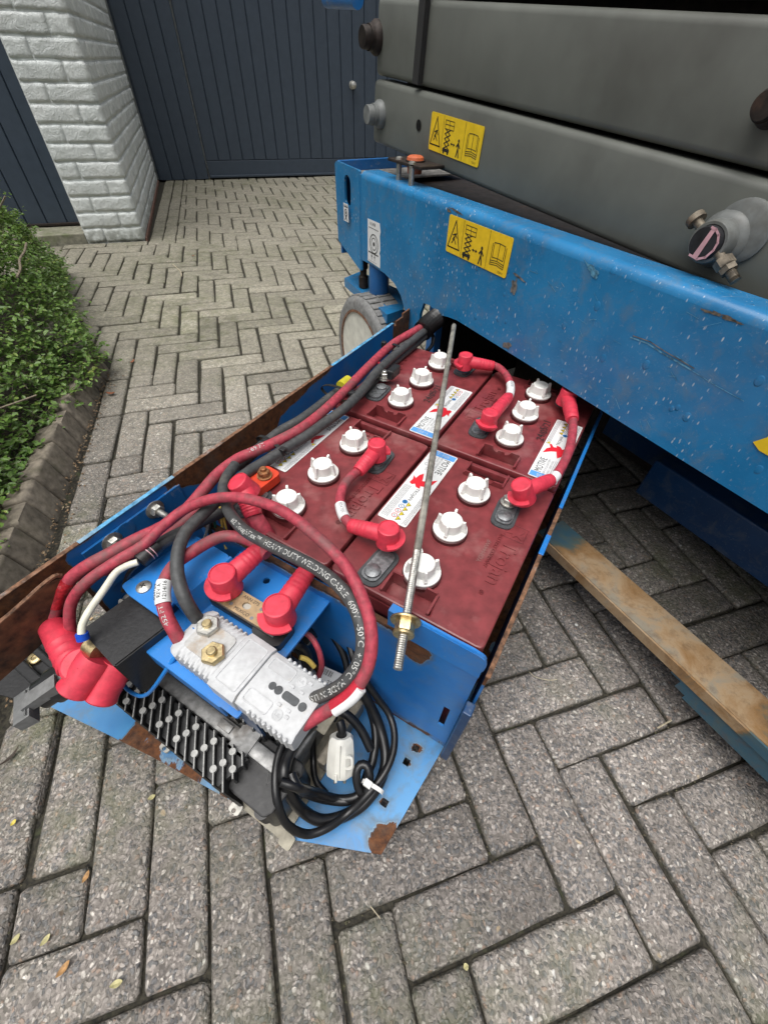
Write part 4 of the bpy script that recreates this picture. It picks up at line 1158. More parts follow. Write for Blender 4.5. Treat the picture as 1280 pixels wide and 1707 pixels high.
# swing hinge and steering parts
cs, cz = -.300, .36
mb = MB(MC @ Matrix.Translation((-.312, .030, 0))); mb.lathe([(.024, .305), (.026, .309), (.026, .40)], 28); mb.build('king_pin_housing', BLUE, lift, smooth=True)
mb = MB(MC @ Matrix.Translation((-.375, .018, 0))); mb.lathe([(.010, .30), (.0125, .303), (.0125, .328), (.009, .331), (.009, .345), (.0125, .348), (.0125, .372)], 20); mb.build('steering_pin', DARKSTEEL, lift, smooth=True)
arm_o = [spot(574, 463, .300), spot(645, 524, .300), spot(672, 515, .300), spot(678, 488, .300), spot(600, 452, .300)]
ctr = sum(arm_o, Vector()) / 5
mb = MB(); n5 = len(arm_o)
mb.v = [Vector((v.x, v.y, .300)) for v in arm_o] + [Vector((v.x, v.y, .278)) for v in arm_o]
mb.f = [tuple(range(n5)), tuple(range(n5, 2 * n5))[::-1]] + [(i, n5 + i, n5 + (i + 1) % n5, (i + 1) % n5) for i in range(n5)]
mb.build('steering_arm', BLUE_BEAM, lift)
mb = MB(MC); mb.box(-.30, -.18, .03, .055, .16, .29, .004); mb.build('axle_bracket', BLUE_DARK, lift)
# wheel, turned outwards
WC = spot(601, 596, .150); WC.z = .150
wdir = Vector((-.86, -.51, 0)).normalized()      # outward axis
G = along(WC, wdir)
Rw = .155
mb = MB(G)
mb.lathe([(.112, -.100), (Rw - .012, -.100), (Rw, -.088), (Rw, -.012), (Rw - .006, -.003), (Rw - .014, 0), (.124, .0), (.122, -.004), (.118, -.010)], 64, caps=False)
mb.build('tyre', TYRE, lift, smooth=True)
tyre_o = lift.children[-1]
mb = MB(G)
for k in range(44):
    a = 2 * math.pi * k / 44; H_ = Matrix.Rotation(a, 4, 'Z')
    for s in (0, 1):
        mb.box(Rw - .002, Rw + .0035, -.010, .007, (-.085 if s else -.045) , (-.049 if s else -.012), .001, 1, F=H_)
o = mb.build('tread_block', TYRE, tyre_o, world=True)
o['kind'] = 'stuff'
mb = MB(G); mb.lathe([(.1215, -.003), (.1195, -.001), (.112, -.004), (.110, -.012), (.104, -.040), (.090, -.048), (.045, -.050), (.040, -.036), (.034, -.033), (0, -.032)], 48)
mb.build('wheel_rim', HUBC, lift, smooth=True); rim = lift.children[-1]
mb = MB(G); mb.lathe([(.1235, -.001), (.1240, .001), (.1180, .0015), (.1175, -.003)], 48, caps=False); mb.build('rusty_bead', RUSTEDGE, rim, smooth=True)
# scissor arms
D0 = .070
def arm_poly(p_list, d): return [sz(px, py, d) for px, py in p_list]
a1, b1 = sz(624, 128, D0); a2, b2 = sz(1280, 297, D0)
sl = (b2 - b1) / (a2 - a1)
c1, d1 = sz(624, 237, D0); 
def lineZ(s, off=0): return b1 + sl * (s - a1) + off
hgt = b1 - d1 + sl * (c1 - a1)
Sx0 = a1 - .002
def beam(name, s0, s1, zt, zb, d0, d1_, mat, ends=.012):
    Lx = s1 - s0; ang = math.atan(sl)
    G = MC @ Matrix.Translation((s0, d0, lineZ(s0))) @ Matrix.Rotation(-ang, 4, 'Y')
    mb = MB(G); mb.box(0, Lx, 0, d1_ - d0, zb, zt, .009, 3); return mb.build(name, mat, lift, smooth=True)
beam('lower_arm', Sx0, 1.5, -.002, -hgt, D0, D0 + .05, GREYARM)
# upper arm: taller face, slightly proud or behind
up_top = sz(900, 6, D0 + .004)[1] - lineZ(sz(900, 6, D0 + .004)[0])
beam('upper_arm', sz(626, 60, D0 + .006)[0], 1.5, up_top, .003, D0 + .006, D0 + .056, GREYARM)
beam('top_arm', sz(632, 20, D0 + .012)[0], 1.5, up_top + .12, up_top + .010, D0 + .014, D0 + .064, GREYARM)
beam('inner_arm', -.40, 1.5, up_top + .1, -hgt + .02, D0 + .07, D0 + .12, DARKSTEEL)
# pipe stub top left
P0 = Mp(*[(lambda a: a)(v) for v in (sz(548, 2, .0)[0], .0, sz(548, 2, .0)[1])])
mb = MB(); q0 = hit(545, -3, Mp(-.5, 0, 0), MD); q1 = hit(596, -2, Mp(-.5, 0, 0), MD); mb.cyl(q0, q1, .0125, 16); mb.cyl(q0 + Vector((0, 0, .02)), q0 + Vector((0, 0, .14)), .012, 14); mb.build('guard_rail_foot', BLUE, lift, smooth=True)
# black strap over the upper arms
s0, z0 = sz(697, 138, D0 + .002); s1, z1 = sz(712, -4, D0 + .002)
mb = MB(MC); mb.prism([(s0 - .011, z0), (s0 + .009, z0 - .002), (s1 + .009, z1 + .03), (s1 - .011, z1 + .03)], -.004, .006, Matrix(((1, 0, 0, 0), (0, 0, 1, D0 - .001), (0, 1, 0, 0), (0, 0, 0, 1)))); mb.build('strap', STRAP, lift)
# pins and bosses
def pin(px, py, r, L, d=D0, cap=GREYARM2, boss=1.5):
    s_, z_ = sz(px, py, d)
    G = MC @ Matrix.Translation((s_, d, z_)) @ Matrix.Rotation(R(90), 4, 'X')
    mb = MB(G); mb.lathe([(r * boss, -.002), (r * boss, .004), (r * boss * .85, .010), (r * 1.15, .012), (r * 1.12, .020)], 32); b_ = mb.build('pivot_boss', cap, lift, smooth=True)
    mb = MB(G); mb.lathe([(r, .01), (r, L - .002), (r * .93, L), (0, L)], 28); p_ = mb.build('pivot_pin', cap, b_, smooth=True)
    return G, b_
pin(634, 190, .016, .034); pin(628, 62, .017, .034, D0 + .006, DARKSTEEL); pin(1296, 175, .012, .026, D0 + .006, DARKSTEEL)
s_, z_ = sz(698, 208, D0 - .0006)
G = MC @ Matrix.Translation((s_, D0 - .0008, z_)) @ Matrix.Rotation(R(90), 4, 'X'); mb = MB(G); mb.lathe([(0, .0006), (.0085, .0006)], 22); mb.build('arm_hole', INK, lift)
# large pin with a cross bolt, lower right
px, py = 1196, 402
s_, z_ = sz(1206, 398, D0)
G = MC @ Matrix.Translation((s_, D0, z_)) @ Matrix.Rotation(R(90), 4, 'X')
mb = MB(G); mb.lathe([(.029, -.001), (.029, .004), (.027, .008), (.0235, .011), (.0215, .012), (.021, .030), (.020, .032), (.0172, .032), (.0172, .030)], 44, caps=False)
mb.lathe([(.031, -.002), (.031, .003), (.026, .006)], 44, Matrix.Translation((.013, .010, 0)))
boss = mb.build('main_pivot_boss', GREYARM2, lift, smooth=True)
mb = MB(G); mb.lathe([(.0165, .02), (.0165, .037), (.0155, .039), (0, .039)], 32); mb.build('main_pin', plain('black_pin_face', (.02, .02, .024), .45, 0, .3, 60, .2), boss, smooth=True)
P_ = Print(G @ Matrix.Translation((0, 0, .0395)) @ Matrix.Diagonal((.9, .9, 1, 1)))
P_.poly(PINK, [(-.006, -.0165), (.001, -.0165), (.0065, .0165), (.0015, .0170)], .0); 
P_.line(PINK, [(-.009, -.0150), (.002, -.0168), (.0105, -.0130), (.0155, -.004), (.0160, .004), (.0125, .0115), (.0065, .0160), (.0010, .0170)], .0026, .0003)
P_.build({PINK: 'painted_mark'}, boss)
bd = (G.to_3x3() @ Vector((.82, -.42, .12))).normalized(); bc = G @ Vector((0, 0, .026))
mb = MB(); mb.cyl(bc - bd * .030, bc + bd * .052, .0050, 12)
Gq = along(bc + bd * .026, bd); mb.lathe([(.0092, 0), (.0095, .001), (.0095, .0095), (.0085, .0105)], 6, Gq); mb.lathe([(.0088, .0108), (.0088, .0135), (.0088, .0140), (.0088, .017)], 6, Gq @ Matrix.Rotation(.5, 4, 'Z'))
mb.lathe([(.0092, -.037), (.0098, -.035), (.0098, -.030)], 14, along(bc, bd))
for k in range(9): mb.lathe([(.0048, .044 + k * .0014 - .026), (.0056, .0447 + k * .0014 - .026)], 10, Gq)
mb.build('cross_bolt', plain('brown_stained_steel', (.20, .17, .13), .6, .4, .3, 120, .5, (.16, .09, .05), .45), boss, smooth=True)
# chock plate with orange bush over the beam
sA, zA = sz(690, 275, .02)
cbx = MCi @ hit(690, 272, Mp(0, .040, 0), MD)
mb = MB(MC @ Matrix.Translation((cbx.x, .040, .582))); mb.box(-.060, .062, -.026, .030, -.003, .0025, .0015); kp = mb.build('stop_plate', DARKSTEEL, lift)
mb = MB(MC @ Matrix.Translation((cbx.x + .004, .040, .582)))
mb.lathe([(.014, -.016), (.016, -.003)], 20); mb.lathe([(.0175, .0026), (.0160, .0090), (.0120, .0115), (0, .0118)], 24); mb.build('rubber_bush', ORANGE, kp, smooth=True)
mb = MB(MC @ Matrix.Translation((cbx.x + .004, .040, .582))); mb.lathe([(.0195, .0024), (.0195, .0048)], 24); mb.build('bush_collar', DARKSTEEL, kp)
for dx, dy in ((-.030, -.012), (.030, -.020)):
    mb = MB(MC); mb.lathe([(.0055, .551), (.0055, .582)], 12, Matrix.Translation((cbx.x + dx, .036 + dy, 0))); mb.lathe([(.0072, .5845), (.0068, .5875), (.003, .589), (0, .5892)], 14, Matrix.Translation((cbx.x + dx, .036 + dy, 0))); mb.build('stop_bolt', STEEL, kp, smooth=True)
# stickers
def sticker(px, py, w_, h_, d, name, parent=lift, slope=0.0):
    s_, z_ = sz(px, py, d)
    # x to the right along s, y up
    F = MC @ Matrix.Translation((s_, d, z_)) @ Matrix(((1, 0, 0, 0), (0, 0, -1, 0), (0, 1, 0, 0), (0, 0, 0, 1))) @ Matrix.Rotation(slope, 4, 'Z')
    return F
def warn_sticker(F, w_, h_, parent, stained):
    k = w_ / .166
    vs, fs = plate(round_poly([(-w_ / 2, -h_ / 2), (w_ / 2, -h_ / 2), (w_ / 2, h_ / 2), (-w_ / 2, h_ / 2)], .004, 3), [], 0, .0006)
    mb = MB(F); mb.add(vs, fs); st = mb.build('warning_sticker', YELLOW, parent)
    P = Print(F @ Matrix.Diagonal((k, k, 1, 1))); h = .0009; t = .0017
    P.line(INK, [(-.039, -.0275), (-.039, .0275)], .0007, h); P.line(INK, [(.030, -.0275), (.030, .0275)], .0007, h)
    tri = [(-.0785, -.019), (-.0445, -.019), (-.0615, .0225), (-.0785, -.019), (-.0445, -.019)]
    P.line(INK, tri, .0020, h)
    for L in ([(-.068, -.012), (-.062, -.005), (-.056, -.0115)], [(-.062, -.005), (-.060, .003), (-.0665, .0005)], [(-.060, .003), (-.055, -.002)], [(-.066, -.006), (-.057, .004)]): P.line(INK, L, .0018, h)
    # lift pictogram
    P.line(INK, [(-.033, .010), (-.005, .010), (-.005, .0225), (-.033, .0225), (-.033, .010)], t * .6, h); P.line(INK, [(-.019, .010), (-.019, .0225)], t * .6, h); P.line(INK, [(-.033, .0165), (-.005, .0165)], t * .6, h)
    for j in range(4):
        y0 = .010 - j * .0072; P.line(INK, [(-.031, y0), (-.014, y0 - .0072)], t, h); P.line(INK, [(-.014, y0), (-.031, y0 - .0072)], t, h)
    P.rect(INK, -.034, -.012, -.0235, -.0185, h); P.disc(INK, -.030, -.0245, .0026, h); P.disc(INK, -.016, -.0245, .0026, h)
    P.line(INK, [(-.008, -.009), (.003, -.009)], .0013, h)
    P.poly(INK, [(-.010, -.009), (-.005, -.0115), (-.005, -.0065)], h); P.poly(INK, [(.005, -.009), (.000, -.0065), (.000, -.0115)], h)
    # standing figure
    P.disc(INK, .0155, -.001, .0026, h)
    for L in ([(.0155, -.003), (.0155, -.014)], [(.0155, -.0045), (.0105, -.0095)], [(.0155, -.0045), (.0205, -.0105)], [(.0150, -.013), (.0120, -.0245)], [(.0160, -.013), (.0195, -.0245)]): P.line(INK, L, .0028, h)
    # open book
    for dx, dy in ((0, 0), (0, -.003), (0, -.006)):
        P.line(INK, [(.040 + dx, .0120 + dy), (.040 + dx, -.0120 + dy), (.0565, -.0100 + dy), (.073 - dx, -.0120 + dy), (.073 - dx, .0120 + dy)], .0011, h)
    P.line(INK, [(.0435, .0140), (.0435, -.0070), (.0565, -.0060), (.0695, -.0070), (.0695, .0140), (.0565, .0150), (.0435, .0140)], .0011, h); P.line(INK, [(.0565, .0150), (.0565, -.0100)], .0011, h)
    P.text(INK, '7250 D', .068, -.0240, .0042, h)
    P.build({INK: 'pictograms'}, st)
    return st
cF = sticker((746 + 852 + 838 + 742) / 4 + 0, (357 + 393 + 461 + 417) / 4 + 1, 0, 0, -.0008, 's')
warn_sticker(cF, .166, .057, lift, True)
dS = D0 - .0010
cF = sticker(757.5, 230.5, 0, 0, dS, 's', slope=math.atan(sl))
sa = sz(716, 184, dS); sb = sz(803, 209, dS)
warn_sticker(cF, abs(sb[0] - sa[0]), .054, lift, False)
# tie-down sticker on the end plate and the tyre-load sticker beside the fold
F = sticker(577, 354, 0, 0, -.0090, 's'); mb = MB(F); mb.add(*plate([(-.0125, -.018), (.0125, -.018), (.0125, .018), (-.0125, .018)], [], 0, .0005)); st = mb.build('tie_down_sticker', WHITE_PRINT, lift)
P = Print(F); h = .0008
P.line(INK, [(-.009, .012), (.010, .012)], .0018, h)
for k in range(4): P.line(INK, [(-.008 + k * .0055, .0125), (-.006 + k * .0055, .0160)], .0014, h)
P.ring(INK, 0, 0, .0065, .0020, h, 16); P.disc(INK, 0, 0, .0028, h); P.line(INK, [(-.006, -.015), (.005, -.004)], .0024, h); P.line(INK, [(.006, -.015), (-.005, -.005)], .0024, h)
P.build({INK: 'tie_down_pictogram'}, st)
F = sticker(623.5, 405, 0, 0, -.0008, 's'); mb = MB(F)
mb.add(*plate([(-.030, -.043), (.030, -.045), (.030, -.02), (.026, -.015), (.030, -.008), (.027, .02), (.030, .028), (.025, .044), (-.030, .043)], [], 0, .0005)); st = mb.build('tyre_load_sticker', WHITE_PRINT, lift)
P = Print(F)
P.ring(INK, 0, -.002, .0190, .0022, h, 26); P.ring(INK, 0, -.002, .0120, .0016, h, 20); P.disc(INK, 0, -.002, .0045, h); P.line(INK, [(-.024, -.022), (.020, -.022)], .0026, h)
for x in (-.010, .004): P.line(INK, [(x, -.024), (x, -.036)], .0016, h); P.poly(INK, [(x - .003, -.030), (x + .003, -.030), (x, -.024)], h)
P.text(INK, 'N 3478', -.006, .036, .0085, h); P.greek(INK, -.024, .020, .028, 1, h, .0012); P.greek(INK_GREY, -.024, .016, -.040, 1, h, .0009)
P.build({INK: 'tyre_load_pictogram', INK_GREY: 'fine_print'}, st)
# torn yellow sticker at the right edge
F = sticker(1279, 735, 0, 0, -.0008, 's'); mb = MB(F)
mb.add(*plate([(-.010, -.008), (.0, -.013), (.05, -.014), (.05, .020), (.004, .019), (-.004, .012), (-.002, .004)], [], 0, .0005)); st = mb.build('torn_yellow_sticker', YELLOW, lift)
P = Print(F); P.poly(INK, [(.0, .006), (.010, .001), (.016, .010), (.008, .016)], h); P.poly(INK_WHITE, [(-.003, .008), (.004, .006), (.002, .013)], h + .0003); P.build({INK: 'torn_print', INK_WHITE: 'torn_paper'}, st)
# wear marks on the beam face and arm
GRIME = plain('tape_residue', (.15, .15, .14), .6, 0, .4, 120, .4, (.25, .26, .26), .45)
SCRAPE = plain('light_blue_scrape', (.10, .30, .46), .4, 0, .4, 200, .3, (.30, .40, .46), .45)
BROWN = plain('brown_grime', (.11, .095, .075), .7, 0, .4, 200, .4, (.22, .15, .09), .45)
rw = random.Random(9)
FB = MC @ Matrix.Translation((0, -.0007, 0)) @ Matrix(((1, 0, 0, 0), (0, 0, -1, 0), (0, 1, 0, 0), (0, 0, 0, 1)))
def blotch(P, m_, px, py, w_, h_, n_=14, d=0.0, lean=0.0, h=0):
    cx, cz = sz(px, py, d); pt = []
    for i in range(n_):
        a = 6.2832 * i / n_; r_ = 1 + rw.uniform(-.35, .35); x, y = w_ * r_ * math.cos(a), h_ * r_ * math.sin(a)
        pt.append((cx + x, cz + y + x * lean))
    P._m(m_, h).add([(cx, cz, h)] + [(x, y, h) for x, y in pt], [(0, i + 1, (i + 1) % n_ + 1) for i in range(n_)])
P = Print(FB)
blotch(P, GRIME, 857, 478, .007, .012); blotch(P, GRIME, 866, 462, .014, .002, lean=-.15); blotch(P, BROWN, 762, 352, .020, .0018, lean=-.1); blotch(P, BROWN, 748, 350, .006, .003)
for px, py in ((1195, 522), (1215, 530), (1228, 536), (1180, 519)): blotch(P, BROWN, px, py, rw.uniform(.004, .010), rw.uniform(.001, .0022))
blotch(P, GRIME, 845, 575, .010, .006); blotch(P, SCRAPE, 990, 452, .010, .005, lean=-.3); blotch(P, SCRAPE, 982, 444, .012, .0015, lean=-.5)
pl2 = [sz(1052, 562), sz(1080, 572), sz(1104, 588), sz(1130, 603), sz(1152, 616), sz(1190, 640), (sz(1240, 668))]
P.line(SCRAPE, pl2[:5], .0016, 0); P.line(SCRAPE, pl2[4:], .0006, 0); P.line(GRIME, [(a + .002, b + .003) for a, b in pl2[:5]], .0012, 0)
for k in range(34):
    px, py = rw.uniform(760, 1240), 0
    s_, z_ = sz(px, 500); z_ = rw.uniform(.385, .53); a = rw.gauss(-.2, .5); L = rw.uniform(.004, .022)
    P.line(SCRAPE, [(s_, z_), (s_ + L * math.cos(a), z_ + L * math.sin(a))], rw.uniform(.0003, .0008), 0)
for m_, b_ in P.d.items():
    o = b_.build({GRIME: 'tape_residue', SCRAPE: 'paint_scrape', BROWN: 'grime_patch'}[m_], m_, lift); o['kind'] = 'stuff'
# pothole guard bar under the beam
BARM = torn('rusty_bar_paint', (.035, .085, .115), (.055, .115, .14), 1, .5)
def bar_rust(x, y):
    r_ = .30 + .55 * min(1, max(0, (x - .44) / .08)) * min(1, max(0, (.86 - x) / .10))
    return min(1, r_ + (.1 if y < -.02 else 0))
m_, n, b_ = new_mat('tan_rust_film'); g = NG(n); co = g.pos(); at = g.node('ShaderNodeAttribute'); at.attribute_name = 'rust'
mk = g.math('ADD', at.outputs['Fac'], g.math('MULTIPLY', g.math('SUBTRACT', g.noise(co, 13, 8, .68, .6), .5), 1.5))
c_ = g.ramp(mk, [(.12, (.03, .085, .125)), (.42, (.07, .10, .09)), (.60, (.24, .135, .055)), (.85, (.33, .235, .14)), (1, (.25, .22, .17))])
c_ = g.mix(g.ramp(g.noise(co, 60, 8, .7), [(.5, 0), (.72, .6)]), c_, (.10, .055, .028))
n.links.new(c_, b_.inputs['Base Color']); b_.inputs['Roughness'].default_value = .55; n.links.new(g.bump(g.noise(co, 50, 8, .7), .4, .0015), b_.inputs['Normal'])
TANRUST = m_
BF = MC @ Matrix.Translation((0, 0, .120)) @ Matrix.Rotation(R(-6), 4, 'X')
sheet('pothole_guard', BF, .412, 1.7, -.036, .034, -.005, .0, TANRUST, lift, bar_rust, 120, 8)
BV = MC @ Matrix(((1, 0, 0, 0), (0, 0, 1, -.036), (0, 1, 0, 0), (0, 0, 0, 1)))
sheet('guard_lip', BV, .412, 1.7, .1035, .1225, -.003, .0, TANRUST, lift, lambda x, y: .75 if x < .8 else .2, 100, 2)
sheet('guard_lower_plate', BV, .705, 1.7, .070, .1030, .001, .005, TANRUST, lift, lambda x, y: .12, 60, 4, lambda x, y: y > .103 - (x - .70) * .9)
for s0 in (1.3,): mb = MB(MC); mb.box(s0, s0 + .03, -.02, .03, .125, .38, .003); mb.build('guard_hanger', BLUE_DARK, lift)
# ------------------------------------------------------------------ cables, boots, bracket, charger, plugs
def pts(L, zdef=None):
    return [spot(a[0], a[1], a[2] if len(a) > 2 else zdef) for a in L]
def cable_text(body, path, r, side, start, size, mat, parent, name='cable_print', flip=False):
    """lettering wrapped on a cable: path = dense points, side = outward direction the text faces"""
    v, f = text_mesh(body, size, 0, 'LEFT')
    cum = [0]
    for a, b in zip(path, path[1:]): cum.append(cum[-1] + (b - a).length)
    out = []
    for c_ in v:
        s_ = start + (-c_.x if flip else c_.x); s_ = min(max(s_, 0), cum[-1] - 1e-5)
        k = 0
        lo, hi = 0, len(cum) - 1
        while hi - lo > 1:
            mid = (lo + hi) // 2
            if cum[mid] <= s_: lo = mid
            else: hi = mid
        k = lo; t = (s_ - cum[k]) / (cum[k + 1] - cum[k])
        p = path[k].lerp(path[k + 1], t); d = (path[k + 1] - path[k]).normalized()
        n0 = side - d * side.dot(d); n0.normalize(); u = n0.cross(d) * (-1 if flip else 1)
        a = c_.y / r
        out.append(p + (n0 * math.cos(a) + u * math.sin(a)) * (r + .0002))
    mb = MB(); mb.add(out, f); return mb.build(name, mat, parent)
def sleeve(mb, a, b, r0, r1, ribs=5):
    """ribbed rubber sleeve from a to b"""
    d = b - a; L = d.length; G = along(a, d)
    prof = [(0, -.002), (r0 * .8, -.001), (r0, .004)]
    for k in range(ribs):
        z = L * (.45 + .5 * k / ribs); rr = r0 + (r1 - r0) * (.45 + .5 * k / ribs)
        prof += [(rr * .985, z), (rr * 1.03, z + L * .03), (rr * .985, z + L * .06)]
    prof += [(r1, L - .001), (r1 * .93, L)]
    mb.lathe(prof, 20, G)
def boot(parent, dome, to, z_dome, z_to, r=.0125, h=.026, tab=True, name='rubber_boot', mat=None, tiltv=None, r_s=None):
    """elbow boot: upright cup at pixel dome (top at z_dome), sleeve running to pixel to"""
    A = spot(dome[0], dome[1], z_dome); B = spot(to[0], to[1], z_to)
    d = (B - A); d.z = 0; d.normalize()
    mb = MB()
    ax = Vector((0, 0, 1)) if tiltv is None else tiltv.normalized()
    G = along(A - ax * h, ax)
    mb.lathe([(r * 1.12, 0), (r * 1.10, h * .25), (r * 1.01, h * .5), (r, h - .0025), (r * .95, h - .0008), (r * .84, h), (r * .82, h - .0009), (0, h - .0009)], 30, G)
    if tab:
        # half-moon lip opposite the sleeve
        q = (G.inverted().to_3x3() @ (-d)); a0 = math.atan2(q.y, q.x)
        out = [(r * 1.02 * math.cos(a0 + t), r * 1.02 * math.sin(a0 + t)) for t in [1.25 - 2.5 * k / 10 for k in range(11)]]
        lip = [(r * 1.55 * math.cos(a0 + t) * (1), r * 1.55 * math.sin(a0 + t)) for t in [-1.15 + 2.3 * k / 12 for k in range(13)]]
        mb.prism(out[::-1] + lip[::-1] if False else lip + out, h * .28, h * .28 + .0028, G)
    S0 = A - ax * (h * .52)
    sleeve(mb, S0, B, r_s or r * .88, (r_s or r * .88) * .80)
    return mb.build(name, mat or REDBOOT, parent, smooth=True)
def cable(parent, L, r, mat, name='cable', per=8, n=14, zdef=None):
    P = resample(curve_path(pts(L, zdef), per), .004)
    mb = MB(); mb.tube(P, r, n); o = mb.build(name, mat, parent, smooth=True); return P, o
def tagband(parent, path, r, f0, f1, name='white_tag', mat=None, lines=('024704', 'REV A', '121414')):
    i0, i1 = int(len(path) * f0), max(int(len(path) * f1), int(len(path) * f0) + 2)
    seg = path[i0:i1 + 1]; mb = MB(); mb.tube(seg, r * 1.06, 18); o = mb.build(name, mat or WHITE_PRINT, parent, smooth=True)
    return o, seg
R1 = .0098
CG = 'battery cables'
# jumper near-left battery to near-right battery
t = thing('battery_cable', 'short curved red jumper cable joining the two near batteries', 'cable', spot(574, 820, .33), CG)
P, o = cable(t, [(600, 783, .342), (588, 792, .342), (574, 809, .342), (567, 832, .342), (571, 856, .342), (583, 873, .343), (598, 880, .345)], .0061, REDCABLE)
boot(t, (628, 737), (597, 786), .366, .343); boot(t, (648, 879), (584, 876), .368, .343)
o, sg = tagband(t, P, .0065, .60, .80); cable_text('024705', sg, .0069, Vector((0, -.2, 1)), .002, .006, INK_GREY, o, 'tag_print')
t = thing('battery_cable', 'red jumper cable arching between the two far batteries', 'cable', spot(840, 640, .33), CG)
P, o = cable(t, [(816, 606, .344), (832, 613, .346), (845, 627, .348), (851, 644, .348), (849, 660, .347), (843, 668, .345)], .0061, REDCABLE)
boot(t, (777, 590), (822, 610), .366, .345); boot(t, (818, 686), (847, 662), .366, .346)
o, sg = tagband(t, P, .0065, .62, .86); cable_text('024705', sg, .0069, Vector((0, -.2, 1)), .001, .006, INK_GREY, o, 'tag_print')
t = thing('battery_cable', 'red jumper cable running over the far right label down to the near right bolt', 'cable', spot(950, 740, .33), CG)
P, o = cable(t, [(953, 690, .348), (955, 705, .348), (953, 730, .348), (946, 757, .348), (935, 780, .348), (921, 799, .348), (905, 812, .350)], .0063, REDCABLE)
boot(t, (951, 648), (954, 700), .368, .348, tab=False, r=.0135)
q_ = (TR.to_3x3() @ Vector((-.25, .38, 1))).normalized()
boot(t, (868, 806), (918, 800), .372, .350, tiltv=q_, h=.030)
o, sg = tagband(t, P, .0067, .80, .93)
t = thing('battery_cable', 'worn red cable stub in a red boot at the orange-red terminal cover', 'cable', spot(420, 850, .33), CG)
P, o = cable(t, [(414, 845, .338), (424, 862, .333), (438, 882, .322), (447, 897, .31), (449, 910, .29), (440, 925, .26)], .0105, REDCABLE)
boot(t, (394, 801), (423, 860), .372, .337, tiltv=Vector((-.45, -.1, 1)), tab=False, r=.0135, r_s=.0135)
# main loop: red and black through the connector
t = thing('welding_cable', 'long red cable looping from the left boots round to the grey connector', 'cable', spot(400, 830, .36), 'heavy cables')
loopP, lo = cable(t, [(121, 1066, .262), (116, 1035, .285), (120, 1003, .305), (143, 972, .325), (187, 940, .335), (240, 908, .345), (268, 880, .352), (310, 848, .362), (352, 832, .374), (395, 829, .384), (437, 838, .390), (465, 849, .392), (493, 866, .393), (521, 889, .393), (549, 914, .392), (572, 939, .390), (590, 967, .388), (604, 998, .384), (615, 1030, .378), (619, 1062, .370), (617, 1095, .360), (607, 1127, .348), (586, 1156, .334), (556, 1178, .318), (531, 1194, .306), (505, 1210, .298)], .0060, REDCABLE)
i0 = int(len(loopP) * .885)
sg = loopP[i0:i0 + 10]; mb = MB(); mb.tube(sg, .0063, 16); ho = mb.build('shrink_sleeve', REDFRESH, t, smooth=True)
d = (sg[-1] - sg[0]).normalized(); up_ = (Vector((.75, -.3, .65)) - d * Vector((.75, -.3, .65)).dot(d)).normalized(); sd_v = d.cross(up_)
mb = MB(); c0 = sg[0]; c1 = sg[-1]
mb.tube([p + up_ * .0048 for p in sg], .0048, 10); mb.build('white_tag', WHITE_PRINT, t, smooth=True)
t = thing('welding_cable', 'thick black cable lettered in white, arching from the bundle to the connector', 'cable', spot(560, 960, .37), 'heavy cables')
blkP, bo = cable(t, [(392, 775, .352), (378, 795, .355), (372, 815, .358), (376, 838, .360), (386, 860, .362), (409, 885, .366), (451, 909, .372), (493, 929, .377), (530, 949, .380), (562, 974, .380), (586, 1003, .378), (600, 1036, .372), (605, 1068, .364), (601, 1097, .354), (589, 1121, .344), (571, 1141, .332), (550, 1154, .320), (528, 1163, .308), (505, 1170, .300)], .0066, BLKCABLE)
cum = 0; st0 = 0
for a, b in zip(blkP, blkP[1:]):
    cum += (b - a).length
    if st0 == 0 and (TRi @ b).x > -9 and cum > .165: st0 = cum
cable_text('#2 ToughFlex\u2122  HEAVY DUTY WELDING CABLE  600V  -50\u00b0C  +105\u00b0C  MADE IN U.S.A.', blkP, .0066, Vector((-.30, -.45, 1)), .118, .0080, INK_WHITE, t)
t = thing('welding_cable', 'black cable bending down behind the white-tagged red one to the connector', 'cable', spot(300, 930, .34), 'heavy cables')
cable(t, [(440, 772, .342), (415, 786, .346), (396, 800, .348), (378, 818, .350), (356, 840, .352), (333, 862, .352), (310, 887, .352), (298, 915, .350), (295, 945, .346), (299, 972, .342), (309, 1000, .334), (323, 1024, .318), (331, 1034, .304), (338, 1044, .294)], .0070, BLKCABLE)
t = thing('welding_cable', 'red cable with a white part-number tag between fuse boot and connector', 'cable', spot(275, 990, .34), 'heavy cables')
P, o = cable(t, [(446, 925, .328), (425, 906, .330), (400, 896, .332), (373, 894, .334), (347, 904, .336), (319, 921, .338), (296, 937, .338), (280, 957, .338), (272, 980, .336), (272, 1003, .332), (279, 1030, .324), (291, 1053, .314), (302, 1072, .304)], .0069, REDCABLE)
cable_text('452 FT  002', P, .0069, Vector((-.1, -.4, 1)), .19, .007, INK_WHITE, t, flip=True)
k0 = min(range(len(P)), key=lambda i: (P[i] - spot(274, 970, .337)).length); k1 = min(range(len(P)), key=lambda i: (P[i] - spot(273, 1008, .331)).length)
mb = MB(); mb.tube(P[k0:k1 + 1], .0080, 20); tg = mb.build('white_tag', WHITE_PRINT, t, smooth=True)
sg = P[k0:k1 + 1]
mid = sg[len(sg) // 2]; d = (sg[-1] - sg[0]).normalized()
n0 = (Vector((.0, -.5, 1)) - d * Vector((.0, -.5, 1)).dot(d)).normalized(); u_ = n0.cross(d)
